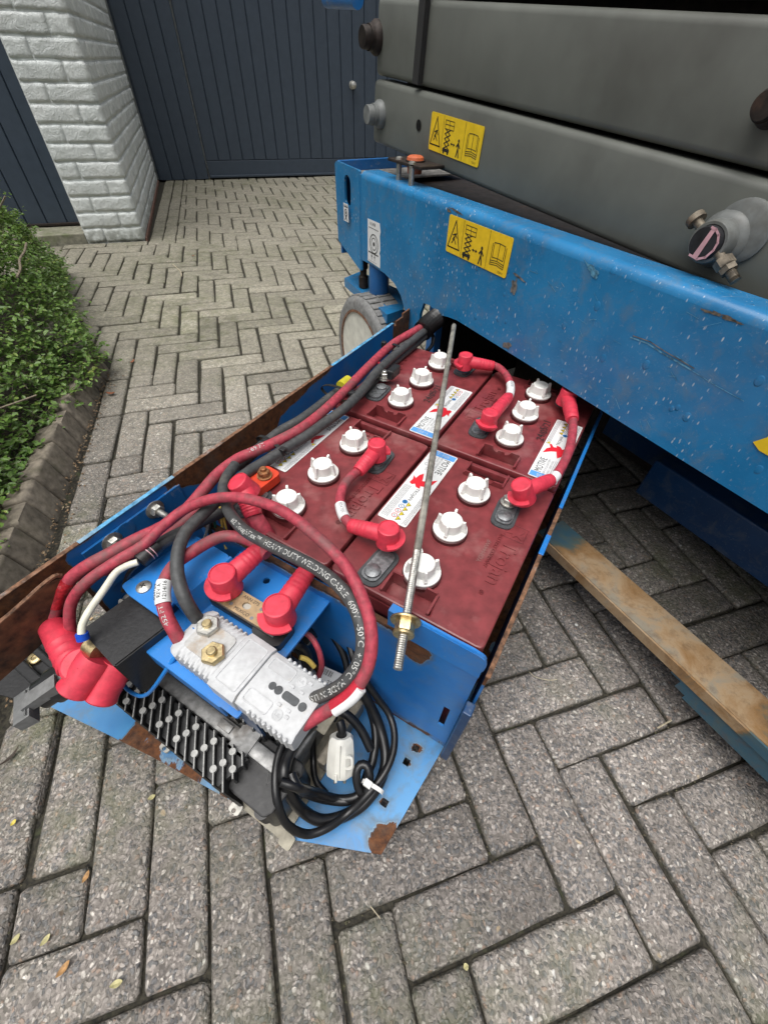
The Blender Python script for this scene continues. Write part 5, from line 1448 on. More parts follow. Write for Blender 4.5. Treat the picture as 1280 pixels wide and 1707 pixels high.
for j, body in enumerate(('024704', 'REV A', '12/14/16')):
    v, f = text_mesh(body, .0058, 0, 'CENTER')
    a0 = (j - 1) * .66; out = []
    for c_ in v:
        # text reads across the cable's length
        a = a0 + -c_.y / .0081
        out.append(mid - d * c_.x + (n0 * math.cos(a) + u_ * math.sin(a)) * .0083)
    mb = MB(); mb.add(out, [g_[::-1] for g_ in f]); mb.build('tag_print', INK, tg)
# cable bundle on the left wall
t = thing('cable_bundle', 'bundle of red and black cables strapped along the left tray wall', 'cable bundle', spot(600, 655, .33))
redA = [(716, 537, .352), (690, 552, .352), (655, 573, .350), (618, 607, .350), (581, 645, .350), (545, 680, .350), (505, 712, .350), (467, 733, .349), (430, 750, .348), (396, 765, .347), (364, 789, .345), (340, 816, .342), (318, 842, .338), (293, 865, .335), (264, 882, .335), (234, 896, .335), (205, 911, .334), (176, 927, .332), (150, 941, .328), (128, 956, .320), (109, 975, .310), (95, 1000, .296), (87, 1030, .280)]
P, o = cable(t, redA, .0074, REDCABLE, 'red_cable')
cable_text('169 FT', P, .0074, Vector((-.2, -.6, 1)), .52, .009, INK_WHITE, t, 'cable_print', flip=True)
kk = min(range(len(P)), key=lambda i: (P[i] - spot(100, 988, .303)).length)
mb = MB(); mb.tube(P[kk - 4:kk + 6], .0081, 14); tp = mb.build('clear_tape', plain('shiny_red_tape', (.42, .02, .03), .18, 0, .25, 240, .8, (.55, .30, .28), .40), t, smooth=True)
cable(t, [(716, 545, .346), (690, 566, .346), (660, 590, .346), (628, 620, .346), (600, 655, .346), (575, 680, .345), (545, 702, .343), (508, 728, .342), (470, 752, .342), (440, 771, .342), (415, 786, .345)], .0078, BLKCABLE, 'black_cable')
cable(t, [(712, 556, .336), (690, 575, .334), (664, 597, .332), (636, 622, .330), (612, 648, .328), (585, 668, .328)], .0076, BLKCABLE, 'black_cable')
cable(t, [(590, 640, .336), (560, 655, .336), (530, 678, .336), (500, 700, .336), (468, 718, .335), (438, 742, .333), (415, 762, .330), (395, 780, .326)], .0074, BLKCABLE, 'black_cable')
cable(t, [(412, 848, .310), (390, 845, .315), (366, 855, .322), (337, 868, .326), (305, 886, .328), (272, 904, .330), (238, 928, .330)], .0076, BLKCABLE, 'black_cable')
cable(t, [(330, 848, .332), (300, 878, .330), (268, 900, .326), (230, 916, .325), (200, 935, .320), (172, 952, .312)], .0068, REDCABLE, 'red_cable') 
# sheathed cable end with white and black leads
P, o = cable(t, [(262, 910, .334), (250, 920, .334), (232, 936, .333)], .0090, BLACK, 'heat_shrink')
for k in (2, 3):
    if k < len(P) - 1: mb = MB(); mb.tube([P[k], P[k] + (P[k + 1] - P[k]) * .25], .0095, 14); mb.build('pink_band', PINK, t, smooth=True)
P, o = cable(t, [(230, 937, .335), (212, 943, .335), (193, 955, .334), (177, 978, .332), (158, 1005, .328), (145, 1025, .322), (137, 1043, .316), (136, 1058, .310)], .0038, plain('white_wire', (.72, .70, .58), .45), 'white_wire', n=10)
cable(t, [(136, 1056, .310), (139, 1066, .304)], .0060, plain('blue_terminal', (.01, .08, .55), .35), 'crimp_terminal')
cable(t, [(229, 941, .328), (219, 950, .324), (212, 962, .315), (206, 985, .29)], .0028, BLKGLOSS, 'thin_black_wire', n=8)
WIREY = plain('yellow_wire', (.70, .52, .12), .4); WIREG = plain('green_wire', (.01, .12, .07), .4); WIREW = plain('pale_wire', (.55, .55, .52), .4)
for L, m_, nm in (([(367, 845, .33), (369, 868, .31), (372, 890, .29), (377, 915, .27)], WIREY, 'yellow_wire'), ([(371, 845, .33), (374, 868, .31), (379, 890, .29), (383, 914, .27)], plain('gold_wire', (.62, .42, .10), .4), 'gold_wire'), ([(357, 852, .33), (358, 872, .31), (362, 892, .29)], WIREG, 'green_wire'), ([(348, 866, .32), (345, 885, .30), (340, 900, .29)], WIREW, 'pale_wire'), ([(380, 850, .32), (386, 875, .30), (392, 905, .27)], BLKGLOSS, 'thin_black_wire'), ([(352, 858, .32), (350, 880, .30), (352, 905, .27)], BLKGLOSS, 'thin_black_wire')):
    cable(t, L, .0017 if m_ is not BLKGLOSS else .0026, m_, nm, n=8)
# corrugated sleeve where the bundle leaves the tray
mb = MB(); cpth = resample(curve_path(pts([(704, 552, .345), (712, 543, .350), (720, 536, .352), (728, 530, .350), (738, 520, .34)]), 8), .0030)
mb.tube(cpth, .0205, 20, rib=.80); mb.build('corrugated_sleeve', BLKGLOSS, t)
mb = MB(); mb.tube(curve_path(pts([(716, 552, .338), (722, 562, .325), (720, 575, .315), (712, 585, .31)]), 6), .004, 8); mb.build('thin_black_wire', BLKGLOSS, t, smooth=True)
# yellow tape patch
cable(t, [(581, 634, .345), (568, 644, .345)], .0092, plain('yellow_tape', (.55, .50, .03), .4), 'yellow_tape')
# cable ties
def tie(px, py, z, dirp, r1, r2, label):
    c_ = spot(px, py, z); d = (spot(*dirp, z) - c_).normalized(); s_v = d.cross(Vector((0, 0, 1))).normalized()
    tt = thing('cable_tie', label, 'cable tie', c_, 'black cable ties on the bundle')
    mb = MB(); N_ = 28; ring_ = []
    for k in range(N_ + 1):
        a = 2 * math.pi * k / N_; ring_.append(c_ + s_v * r1 * math.cos(a) + Vector((0, 0, 1)) * r2 * math.sin(a))
    vs = []; w_ = .0028
    for p in ring_:
        o_ = (p - c_).normalized() * .0009
        vs += [p - d * w_, p + d * w_, p + d * w_ + o_, p - d * w_ + o_]
    fs = [(i * 4 + k, i * 4 + (k + 1) % 4, (i + 1) * 4 + (k + 1) % 4, (i + 1) * 4 + k) for i in range(N_) for k in range(4)]
    mb.add(vs, fs); mb.build('strap', BLACK, tt)
    hp = c_ - s_v * r1 * .98 + Vector((0, 0, r2 * .35))
    G = Matrix.Translation(hp) @ Matrix.Rotation(math.atan2(d.y, d.x) + .2, 4, 'Z')
    mb = MB(G); mb.box(-.0042, .0042, -.005, .004, -.003, .0075, .001); mb.box(-.002, .002, -.010, -.004, .001, .0025); mb.build('tie_head', BLACK, tt)
tie(655, 583, .344, (670, 570), .021, .0110, 'black cable tie nearest the corrugated sleeve')
tie(562, 655, .342, (577, 642), -.030, .0115, 'black cable tie beside the torn rust patch and yellow tape')
tie(451, 744, .340, (466, 735), -.028, .0115, 'black cable tie nearest the loop of red cable')
# left boots on the motor terminals
t = thing('terminal_boots', 'two big red rubber boots covering terminals at the left end', 'rubber boots', spot(140, 1100, .24))
mb = MB(); A = spot(84, 1040, .275); B = spot(128, 1108, .262)
sleeve(mb, A + Vector((0, 0, 0)), B, .0135, .0185, 3); mb.lathe([(.0195, -.030), (.0195, -.006), (.0185, .0), (.016, .002), (0, .0022)], 26, along(spot(133, 1108, .278), Vector((.25, -.15, 1))))
mb.build('front_boot', REDBOOT, t, smooth=True)
mb = MB(); mb.lathe([(.0175, -.005), (.0185, .002), (.0175, .030), (.0185, .036), (.0165, .038), (.0150, .034), (0, .034)], 26, along(spot(160, 1100, .275), TR.to_3x3() @ Vector((-.95, .1, -.55))))
mb.build('boot_mouth', REDBOOT, t, smooth=True)
mb = MB(); mb.lathe([(.0165, -.004), (.0170, .004), (.0160, .032), (.0172, .038), (.0155, .040), (.014, .036), (0, .036)], 26, along(spot(196, 1108, .262), TR.to_3x3() @ Vector((-1.0, -.05, -.65))))
mb.build('rear_boot', REDBOOT, t, smooth=True)
mb = MB(); v0 = [spot(*a) for a in ((130, 1116, .285), (160, 1138, .265), (172, 1136, .262), (168, 1126, .270), (150, 1122, .278))]
mb.v = v0 + [p + Vector((0, 0, .003)) for p in v0]; mb.f = [(4, 3, 2, 1, 0), (5, 6, 7, 8, 9)] + [(i, (i + 1) % 5, 5 + (i + 1) % 5, 5 + i) for i in range(5)]; mb.build('front_lip', REDBOOT, t)
mb = MB(); v0 = [spot(*a) for a in ((177, 1125, .262), (203, 1148, .240), (205, 1152, .238), (198, 1153, .238), (175, 1130, .260))]
mb.v = v0 + [p + Vector((0, 0, .003)) for p in v0]; mb.f = [(4, 3, 2, 1, 0), (5, 6, 7, 8, 9)] + [(i, (i + 1) % 5, 5 + (i + 1) % 5, 5 + i) for i in range(5)]; mb.build('rear_lip', REDBOOT, t)
mb = MB(); mb.cyl(spot(150, 1075, .285), spot(166, 1087, .285), .010, 18); mb.cyl(spot(145, 1072, .285), spot(150, 1075, .285), .005, 10); mb.build('terminal_post', BRASSN, t, smooth=True)
# ------------------------------------------------------------------ bracket that carries the fuse
br = thing('fuse_bracket', 'bright blue folded bracket bridging tray wall and battery front', 'bracket', spot(380, 970, .30))
o1 = [pq(202, 976, .312), pq(212, 990, .312), pq(262, 1040, .312), pq(297, 1000, .312), pq(385, 926, .312), pq(330, 892, .312), pq(308, 889, .312)]
o1 = [o1[0], o1[1], pq(268, 1030, .312), pq(290, 1005, .312), pq(383, 927, .312), pq(322, 890, .312)]
def ccw(p): return p if area2(p) > 0 else p[::-1]
vs, fs = plate(round_poly(ccw(o1), [.004] * 6, 3), [], .3085, .312); mb = MB(TR); mb.add(vs, fs); mb.build('raised_plate', BLUE_CLEAN, br)
o2 = [(-.002, .300), (-.006, .180), (-.016, .172), (-.100, .176), (-.160, .190), (-.160, .330), (-.125, .330)]
hq = pq(444, 968, .285)
vs, fs = plate(round_poly(ccw([(.002, .318), (-.004, .186), (-.012, .178), (-.165, .178), (-.165, .318)]), [.003, .003, .006, .01, .006], 3), [[(hq[0] + .0045 * math.cos(a * .628), hq[1] + .0045 * math.sin(a * .628)) for a in range(10)]], .2815, .285)
mb = MB(TR); mb.add(vs, fs); mb.build('fuse_plate', BLUE_CLEAN, br)
a = T(*pq(383, 927, .312), .312); b_ = T(*pq(290, 1005, .312), .312)
mb = MB(); off = TQ * -.012 + Vector((0, 0, -.027))
mb.v = [a, b_, b_ + off, a + off, a - TQ * .003, b_ - TQ * .003, b_ - TQ * .003 + off, a - TQ * .003 + off]; mb.v = [Vector(v) for v in mb.v]
mb.f = [(0, 1, 2, 3), (7, 6, 5, 4), (0, 4, 5, 1), (1, 5, 6, 2), (2, 6, 7, 3), (3, 7, 4, 0)]; mb.build('bracket_fold', BLUE_CLEAN, br)
# outer edge folded down towards the charger
mb = MB(TR); mb.box(-.166, -.163, .20, .316, .255, .284, .001); mb.build('bracket_skirt', BLUE_CLEAN, br)
mb = MB(TR); mb.box(.0005, .0035, .19, .312, .255, .284, .001); mb.build('bracket_skirt', BLUE_CLEAN, br)
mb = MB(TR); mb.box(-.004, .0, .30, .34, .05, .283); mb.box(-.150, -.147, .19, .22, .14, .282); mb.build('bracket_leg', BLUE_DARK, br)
p, q = pq(240, 979, .312); mb = MB(TR @ Matrix.Translation((p, q, .312))); mb.lathe([(.0085, 0), (.0080, .0016), (.0052, .0034), (0, .0038)], 22)
sc_ = mb.build('pan_head_screw', STEEL, br, smooth=True)
mb = MB(TR @ Matrix.Translation((p, q, .3158)) @ Matrix.Rotation(.5, 4, 'Z')); mb.box(-.0032, .0032, -.0007, .0007, 0, .0003); mb.build('screw_slot', INK, sc_)
mb = MB(TR @ Matrix.Translation((p, q, .3159)) @ Matrix.Rotation(.5 + 1.57, 4, 'Z')); mb.box(-.0032, .0032, -.0007, .0007, 0, .0003); mb.build('screw_slot', INK, sc_)
# fuse
fa, fb = spot(366, 985, .300), spot(461, 1042, .300); fd = (fb - fa).normalized(); faz = math.degrees(math.atan2(fd.y, fd.x))
FF = Matrix.Translation((fa + fb) / 2 + Vector((0, 0, -.300 + .2855))) @ Matrix.Rotation(R(faz), 4, 'Z')
fu = thing('fuse', 'tan metal fuse link on a black block between two red boots', 'fuse', mat4=FF)
mb = MB(FF); mb.box(-.046, .048, -.014, .012, 0, .014, .003); mb.prism(round_poly([(.02, -.020), (.058, -.020), (.058, .012), (.02, .012)], .008), .0, .012); mb.build('fuse_block', BLACK, fu)
vs, fs = plate(round_poly([(-.046, -.0125), (.046, -.0125), (.046, .0125), (-.046, .0125)], .003), [[(.0055 * math.cos(a * .52), .0042 * math.sin(a * .52)) for a in range(12)]], .0145, .0178)
mb = MB(FF); mb.add(vs, fs); fl_ = mb.build('fuse_link', TAN, fu)
mb = MB(FF); mb.box(-.008, .008, -.006, .006, .0142, .0150); mb.build('fuse_window', plain('window_grey', (.45, .43, .38), .3), fl_)
P_ = Print(FF); P_.text(INK, 'ANN 275', .000, .0078, .0056, .0180); P_.text(INK, 'MEXICO', .000, -.0082, .0056, .0180)
for x, y in ((-.0165, .0085), (.0170, .0050), (-.0165, -.0065), (.0150, -.0085)): P_.disc(INK_GREY, x, y, .0021, .0180)
P_.build({INK: 'stamped_letters', INK_GREY: 'rivet'}, fl_)
mb = MB(FF); mb.lathe([(.012, .0178), (.012, .021)], 24, Matrix.Translation((-.030, 0, 0))); mb.lathe([(.012, .0178), (.012, .021)], 24, Matrix.Translation((.032, 0, 0))); mb.build('terminal_washer', BRASSN, fu, smooth=True)
boot(fu, (369, 955), (437, 914), .336, .326, r=.0150, h=.030); boot(fu, (461, 1008), (512, 952), .336, .322, r=.0150, h=.030)
cable(fu, [(505, 960, .322), (516, 945, .320), (520, 935, .31)], .0085, plain('yellow_shrink', (.38, .27, .08), .5), 'yellow_shrink')
# black metal box under the raised plate
bx = thing('black_box', 'black steel relay box beneath the raised blue plate', 'relay box', spot(200, 1050, .30))
c4 = [spot(134, 1050, .298), spot(190, 1112, .298), spot(280, 1043, .298), spot(225, 985, .298)]
mb = MB(); dz = Vector((0, 0, -.075)); mb.v = [Vector(c) for c in c4] + [c + dz for c in c4]
mb.f = [(0, 1, 2, 3), (7, 6, 5, 4)] + [(i, 4 + i, 4 + (i + 1) % 4, (i + 1) % 4) for i in range(4)]
b = bmesh.new(); vv = [b.verts.new(v) for v in mb.v]
for f in mb.f: b.faces.new([vv[i] for i in f])
bmesh.ops.recalc_face_normals(b, faces=b.faces[:]); bmesh.ops.bevel(b, geom=b.edges[:], offset=.0016, segments=2, affect='EDGES')
mb = MB(); mb.bm(b); mb.build('box_shell', BLKMETAL, bx, smooth=True)
mb = MB(); mb.cyl(spot(150, 1034, .299), spot(155, 1030, .299), .0016, 8); mb.build('small_rivet', TAN, bx)
mb = MB(TR); mb.tube(curve_path([(-.125, .268, .31), (-.160, .275, .285), (-.192, .300, .235), (-.200, .330, .215), (-.198, .352, .215)], 5), .0022, 8); mb.build('blue_wire_rim', BLUE_CLEAN, bx, smooth=True)
mb = MB(TR); mb.box(-.203, -.13, .29, .36, .048, .050); mb.build('box_foot', BLUE_DARK, bx)
# ------------------------------------------------------------------ big grey connector
ca, cb = spot(312, 1043, .312), spot(518, 1190, .312); cd_ = (cb - ca).normalized(); CL = (cb - ca).length
CF = Matrix.Translation(ca) @ Matrix.Rotation(math.atan2(cd_.y, cd_.x), 4, 'Z')
cn = thing('power_connector', 'pair of light grey high-current connectors plugged together, scuffed and rust-stained', 'connector', mat4=CF)
hw_ = .0275
mb = MB(CF)
# rear half: scalloped, flared tail with grip ribs
def cross(x, w_, z0, z1, ch=.004): return [(x, -w_, z0 + ch), (x, -w_ + ch, z0), (x, w_ - ch, z0), (x, w_, z0 + ch), (x, w_, z1 - ch), (x, w_ - ch * 1.6, z1), (x, -w_ + ch * 1.6, z1), (x, -w_, z1 - ch)]
secs = [(0.0, .0245, -.030, -.004), (.006, .0275, -.031, -.001), (.012, .0290, -.031, -.0005)]
x = .014
while x < .056:
    secs += [(x, .0285, -.031, -.0010), (x + .0012, .0262, -.030, -.0018), (x + .0035, .0262, -.030, -.0018), (x + .0047, .0285, -.031, -.0010)]; x += .0068
secs += [(.060, .0290, -.031, -.0008), (.061, .0305, -.032, .0010), (.094, .0305, -.032, .0010), (.0945, .0290, -.0315, -.0012)]
n8 = 8; vs = []; fs = []
for s_ in secs: vs += cross(*s_)
for i in range(len(secs) - 1): fs += [(i * n8 + k, i * n8 + (k + 1) % n8, (i + 1) * n8 + (k + 1) % n8, (i + 1) * n8 + k) for k in range(n8)]
fs += [tuple(range(n8)), tuple(range((len(secs) - 1) * n8, len(secs) * n8))[::-1]]
mb.add(vs, [f[::-1] for f in fs]); mb.build('rear_housing', GREYP, cn, smooth=True)
mb = MB(CF); mb.prism(round_poly([(.012, -.0165), (.056, -.0165), (.056, .0165), (.012, .0165)], .006), -.004, .0004); mb.build('recessed_pad', plain('rust_stained_grey_plastic', (.46, .46, .45), .5, 0, .1, 160, .3, (.30, .19, .09), .52), cn, smooth=True)
mb = MB(CF)
secs = [(.0950, .0285, -.031, -.0012), (.0955, .0290, -.0315, -.0008), (CL - .002, .0290, -.0315, -.0008), (CL, .0280, -.030, -.0015)]
vs = []; fs = []
for s_ in secs: vs += cross(*s_)
for i in range(len(secs) - 1): fs += [(i * n8 + k, i * n8 + (k + 1) % n8, (i + 1) * n8 + (k + 1) % n8, (i + 1) * n8 + k) for k in range(n8)]
fs += [tuple(range(n8)), tuple(range((len(secs) - 1) * n8, len(secs) * n8))[::-1]]
mb.add(vs, [f[::-1] for f in fs])
for k in range(8):
    for s in (-1, 1):
        mb.lathe([(0, -.020), (.0022, -.019), (.0024, -.004), (.0016, -.0005), (0, .0002)], 8, Matrix.Translation((.113 + k * .0062, s * .0288, 0)))
fh = mb.build('front_housing', GREYP, cn, smooth=True)
P_ = Print(CF); hh = -.0004
for x, w_ in ((.116, .0038), (.1235, .0042), (.152, .0042)): P_.disc(RUBGREY, x, .0005, w_, hh, 20)
P_.poly(RUBGREY, round_poly([(.129, -.0035), (.147, -.0035), (.147, .0045), (.129, .0045)], .0035, 4), hh)
P_.build({RUBGREY: 'contact_hole'}, fh)
def rail(x0, x1, y0, y1, h, w_=.0010, parent=fh, F=CF):
    mb = MB(F); o_ = round_poly([(x0, y0), (x1, y0), (x1, y1), (x0, y1)], .003, 3); i_ = round_poly([(x0 + w_, y0 + w_), (x1 - w_, y0 + w_), (x1 - w_, y1 - w_), (x0 + w_, y1 - w_)], .0022, 3)
    vs, fs = plate(o_, [i_], h - .0005, h + .0007); mb.add(vs, fs); return mb.build('raised_frame', GREYP, parent)
rail(.099, .128, .0105, .0235, -.0008); rail(.099, .128, -.0235, -.0105, -.0008); rail(.065, .091, -.024, .024, .0010, parent=cn)
for yy in (-.017, .018):
    mb = MB(CF @ Matrix.Translation((.137, yy, -.0008))); mb.lathe([(.0052, 0), (.0052, .0006), (.0042, .0006), (.0042, .0001)], 22); mb.build('raised_ring', GREYP, fh)
    mb = MB(CF @ Matrix.Translation((.137, yy, -.0004))); v, f = text_mesh('UL', .005, .0003); mb.add(v, f); mb.build('moulded_mark', GREYP, fh)
    for dx, dy in ((-.005, -.008 if yy > 0 else .008), (.006, -.008 if yy > 0 else .008), (.008, .003)):
        mb = MB(CF); mb.box(.137 + dx - .0016, .137 + dx + .0026, yy + dy - .0014, yy + dy + .0014, -.0012, .0004, .0003); mb.build('moulded_key', GREYP, fh)
for x, y, m_ in ((.0205, .0105, STEEL), (.0470, -.0075, BRASSN)):
    mb = MB(CF @ Matrix.Translation((x, y, .0004))); mb.lathe([(.0122, 0), (.0122, .0045), (.0110, .0058), (.0058, .0058)], 6, Matrix.Rotation(.3, 4, 'Z')); mb.build('hex_nut', m_, cn)
    mb = MB(CF @ Matrix.Translation((x, y, .0004))); mb.lathe([(.0050, 0), (.0050, .0090), (.0040, .0100), (0, .0100)], 14); mb.build('bolt_end', BRASSN, cn, smooth=True)
# ------------------------------------------------------------------ charger
ch = thing('battery_charger', 'finned black and bare-metal battery charger lying on the tray floor', 'battery charger', mat4=TR @ Matrix.Translation((-.13, .26, FZ)))
mb = MB(TR); mb.prism(round_poly([(-.220, .372), (-.218, .122), (-.030, .122), (-.030, .372)], .004), FZ + .001, FZ + .006); mb.prism(round_poly([(-.2225, .110), (-.207, .110), (-.207, .128), (-.2225, .128)], .004), FZ + .0015, FZ + .008)
mb.build('base_flange', plain('dirty_aluminium', (.27, .25, .20), .5, .5, .25, 60, .5, (.22, .14, .06), .45), ch)
mb = MB(TR); mb.box(-.212, -.045, .192, .372, FZ + .006, .128, .004); mb.box(-.205, -.045, .150, .190, FZ + .006, .112, .004); mb.build('charger_body', ALU, ch)
mb = MB(TR); mb.prism([(-.216, .200), (-.178, .190), (-.178, .378), (-.212, .378)][::-1], .10, .149); mb.prism([(-.150, .190), (-.056, .190), (-.056, .370), (-.150, .370)][::-1], .10, .149); mb.build('fin_bed', FIN, ch)
fa_ = R(45); HZ = .158; FZ0 = .126
def clip_line(c_, rect):
    """segment of the 45 degree line x - y = c inside rect"""
    x0, x1, y0, y1 = rect
    a = max(x0, y0 + c_); b2 = min(x1, y1 + c_)
    return (a, b2) if b2 - a > .006 else None
nf = 0
for rect in ((-.218, -.176, .188, .385), (-.152, -.052, .188, .372)):
    c_ = rect[0] - rect[3]; 
    while c_ < rect[1] - rect[2]:
        sgm = clip_line(c_, rect)
        if sgm:
            x0, x1 = sgm; y0, y1 = x0 - c_, x1 - c_; tdir = Vector((1, 1, 0)).normalized(); L = math.hypot(x1 - x0, y1 - y0)
            G = TR @ Matrix.Translation((x0, y0, 0)) @ Matrix.Rotation(R(45), 4, 'Z')
            mb = MB(G); mb.add([(0, -.0024, FZ0 - .06), (L, -.0024, FZ0 - .06), (L, .0024, FZ0 - .06), (0, .0024, FZ0 - .06), (0, -.0012, HZ), (L, -.0012, HZ), (L, .0012, HZ), (0, .0012, HZ)], [(3, 2, 1, 0), (4, 5, 6, 7), (0, 1, 5, 4), (1, 2, 6, 5), (2, 3, 7, 6), (3, 0, 4, 7)])
            fo_ = mb.build('cooling_fin', FIN, ch)
            mb = MB(G); mb.box(.0005, L - .0005, -.00055, .00055, HZ, HZ + .0006)
            n_d = 2 if nf % 2 else 1
            if L > .03:
                for dd in ([.28, .78] if nf % 2 else [.52]): mb.lathe([(.0040, HZ - .004), (.0040, HZ + .0008)], 14, Matrix.Translation((L * dd, 0, 0)))
            mb.build('bare_fin_edge', FINTOP, fo_)
            nf += 1
        c_ += .0152
mb = MB(TR); mb.box(-.175, -.156, .150, .372, .120, .1465, .004); mb.prism(round_poly([(-.181, .195), (-.150, .195), (-.150, .222), (-.181, .222)], .002), .142, .149); mb.box(-.170, -.160, .23, .25, .146, .1495, .001); mb.build('cast_rib', ALU, ch, smooth=True)
cvo = [(-.212, .196), (-.212, .140), (-.204, .134), (-.155, .128), (-.146, .134), (-.146, .190), (-.152, .198), (-.165, .200), (-.178, .200), (-.182, .206), (-.190, .206), (-.194, .200)]
mb = MB(TR); vs, fs = plate(round_poly(ccw(cvo), .004), [], FZ + .006, .136, .002); mb.add(vs, fs); cv = mb.build('terminal_cover', BLACK, ch)
mb = MB(TR); mb.lathe([(.009, .10), (.009, .134), (0, .1345)], 18, Matrix.Translation((-.207, .146, 0))); mb.build('cover_corner', BLACK, cv, smooth=True)
P_ = Print(TR); c1, c2 = -.172, .158
P_.line(plain('faint_grey_ink', (.05, .05, .05), .4), [(c1 - .013, c2), (c1 + .008, c2 + .014), (c1 + .008, c2 - .014), (c1 - .013, c2)], .0008, .1366)
P_.line(INK_GREY, [(c1 + .005, c2), (c1 - .001, c2 + .002), (c1 + .001, c2 - .002), (c1 - .005, c2)], .0006, .1366)
P_.build({}, cv)
mb = MB(TR); mb.box(-.130, -.034, .120, .134, FZ + .006, .090, .003); mb.build('end_block', plain('dirty_cream_metal', (.28, .25, .20), .55, .2, .25, 60, .4, (.16, .11, .06), .42), ch)
p, q = pq(553, 1133, .1185)
G = TR @ Matrix.Translation((p, q, .1195)) @ Matrix.Rotation(R(-60), 4, 'Z')
G = TR @ Matrix.Translation((-.070, .126, .1290)) 
mb = MB(TR); mb.box(-.105, -.035, .136, .190, .114, .1185, .002); eb = mb.build('end_plate', plain('tan_label_paper', (.44, .40, .31), .6, 0, .2, 90, .2, (.2, .16, .1), .4), ch)
GL = Matrix.Translation(spot(553, 1132, .1195)) @ Matrix.Rotation(R(-29 + 8), 4, 'Z')
P_ = Print(GL); P_.rect(WHITE_PRINT, -.020, .020, -.012, .012, .0)
for k in range(9): P_.rect(INK, -.016 + k * .0017 + (.0003 if k % 3 else 0), -.016 + k * .0017 + (.0012 if k % 2 else .0007), .001, .0095, .0003)
P_.text(INK, '232', .001, -.0065, .0075, .0003)
P_.build({WHITE_PRINT: 'barcode_label', INK: 'barcode'}, ch)
for k, (x, y) in enumerate(((-.220, .330), (-.222, .196))):
    mb = MB(TR); vs, fs = plate(round_poly([(x - .007, y - .008), (x + .006, y - .008), (x + .006, y + .008), (x - .007, y + .008)], .004), [[(x - .004 + .003 * math.cos(a), y + .003 * math.sin(a)) for a in [.785 * i for i in range(8)]]], FZ + .008, FZ + .011); mb.add(vs, fs); mb.build('mounting_ear', plain('worn_aluminium', (.45, .44, .40), .45, .5, .2, 90, .4), ch)
# wires tucked between charger and battery front
t = thing('wire_loom', 'thin black and red wires tucked behind the grey connector', 'wires', spot(520, 1090, .2))
cable(t, [(500, 1050, .27), (518, 1062, .262), (530, 1082, .255), (536, 1105, .24), (534, 1120, .22), (528, 1135, .19)], .0034, REDCABLE, 'thin_red_wire', n=8)
for L in ([(470, 1085, .24), (490, 1075, .25), (508, 1082, .24), (516, 1105, .22), (512, 1128, .18)], [(480, 1070, .22), (502, 1090, .20), (510, 1115, .18), (500, 1140, .15)], [(540, 1000, .22), (556, 1030, .2), (578, 1062, .19), (590, 1100, .18), (596, 1130, .16)], [(520, 1010, .2), (545, 1045, .19), (570, 1085, .17), (580, 1120, .15)]):
    cable(t, L, .0050, BLKGLOSS, 'black_wire', n=8)
cable(t, [(500, 1096, .25), (512, 1100, .245), (524, 1112, .235)], .0030, WIREY, 'yellow_wire', n=8)
cable(t, [(478, 1060, .245), (506, 1052, .24), (520, 1070, .235)], .0090, BLACK, 'corrugated_conduit', n=12)
# ------------------------------------------------------------------ charger cord, coiled, with its plug
t = thing('coiled_cable', 'coiled glossy black charger cord held by a white tie', 'cable', spot(560, 1290, .06))
K = .0072
coil = [(520, 1185, .160), (500, 1200, .152), (478, 1228, .148), (464, 1262, .146), (459, 1300, .144), (463, 1340, .134), (478, 1374, .110), (510, 1391, .085), (545, 1381, .078), (580, 1356, .072), (612, 1325, .086), (640, 1290, .094), (655, 1255, .096), (657, 1220, .098), (648, 1190, .104), (630, 1165, .120), (606, 1130, .150), (590, 1095, .18)]
cable(t, coil, .0050, BLKGLOSS, 'outer_turn', n=12)
cable(t, [(588, 1120, .17), (608, 1160, .130), (628, 1200, .100), (640, 1240, .086), (642, 1275, .078), (630, 1310, .072), (604, 1342, .068), (570, 1362, .064), (535, 1368, .070), (505, 1352, .085), (484, 1325, .120), (474, 1295, .146), (480, 1262, .148), (498, 1232, .148), (524, 1205, .150)], K, BLKGLOSS, 'thick_turn', n=12)
cable(t, [(600, 1150, .14), (618, 1185, .106), (626, 1225, .090), (622, 1265, .082), (612, 1292, .080), (600, 1322, .074), (580, 1335, .070), (550, 1334, .074), (520, 1326, .100), (496, 1312, .142), (486, 1290, .147)], .0058, BLKGLOSS, 'inner_turn', n=12)
cable(t, [(612, 1320, .086), (616, 1296, .096), (612, 1278, .102), (601, 1275, .102), (594, 1288, .098), (596, 1310, .088), (606, 1330, .076)], .0054, BLKGLOSS, 'small_loop', n=12)
cable(t, [(468, 1304, .152), (500, 1314, .142), (528, 1322, .100), (560, 1332, .072), (590, 1330, .074), (615, 1312, .080)], .0054, BLKGLOSS, 'cross_turn', n=12)
cable(t, [(560, 1200, .11), (536, 1190, .12), (524, 1215, .10), (522, 1260, .070), (526, 1300, .066), (545, 1325, .066)], .0042, BLKGLOSS, 'inner_turn', n=12)
cable(t, [(566, 1202, .140), (570, 1216, .135), (569, 1230, .125)], .0056, BLKGLOSS, 'plug_lead', n=12)
cable(t, [(500, 1200, .115), (540, 1180, .13), (575, 1190, .125), (600, 1215, .11), (618, 1250, .094)], .0060, BLKGLOSS, 'back_turn', n=12)
tw = thing('cable_tie', 'white cable tie round the coiled black cord', 'cable tie', spot(618, 1312, .09))
mb = MB(); A_, B_ = spot(604, 1302, .098), spot(638, 1322, .096); d = (B_ - A_).normalized(); s_v = d.cross(Vector((0, 0, 1))).normalized()
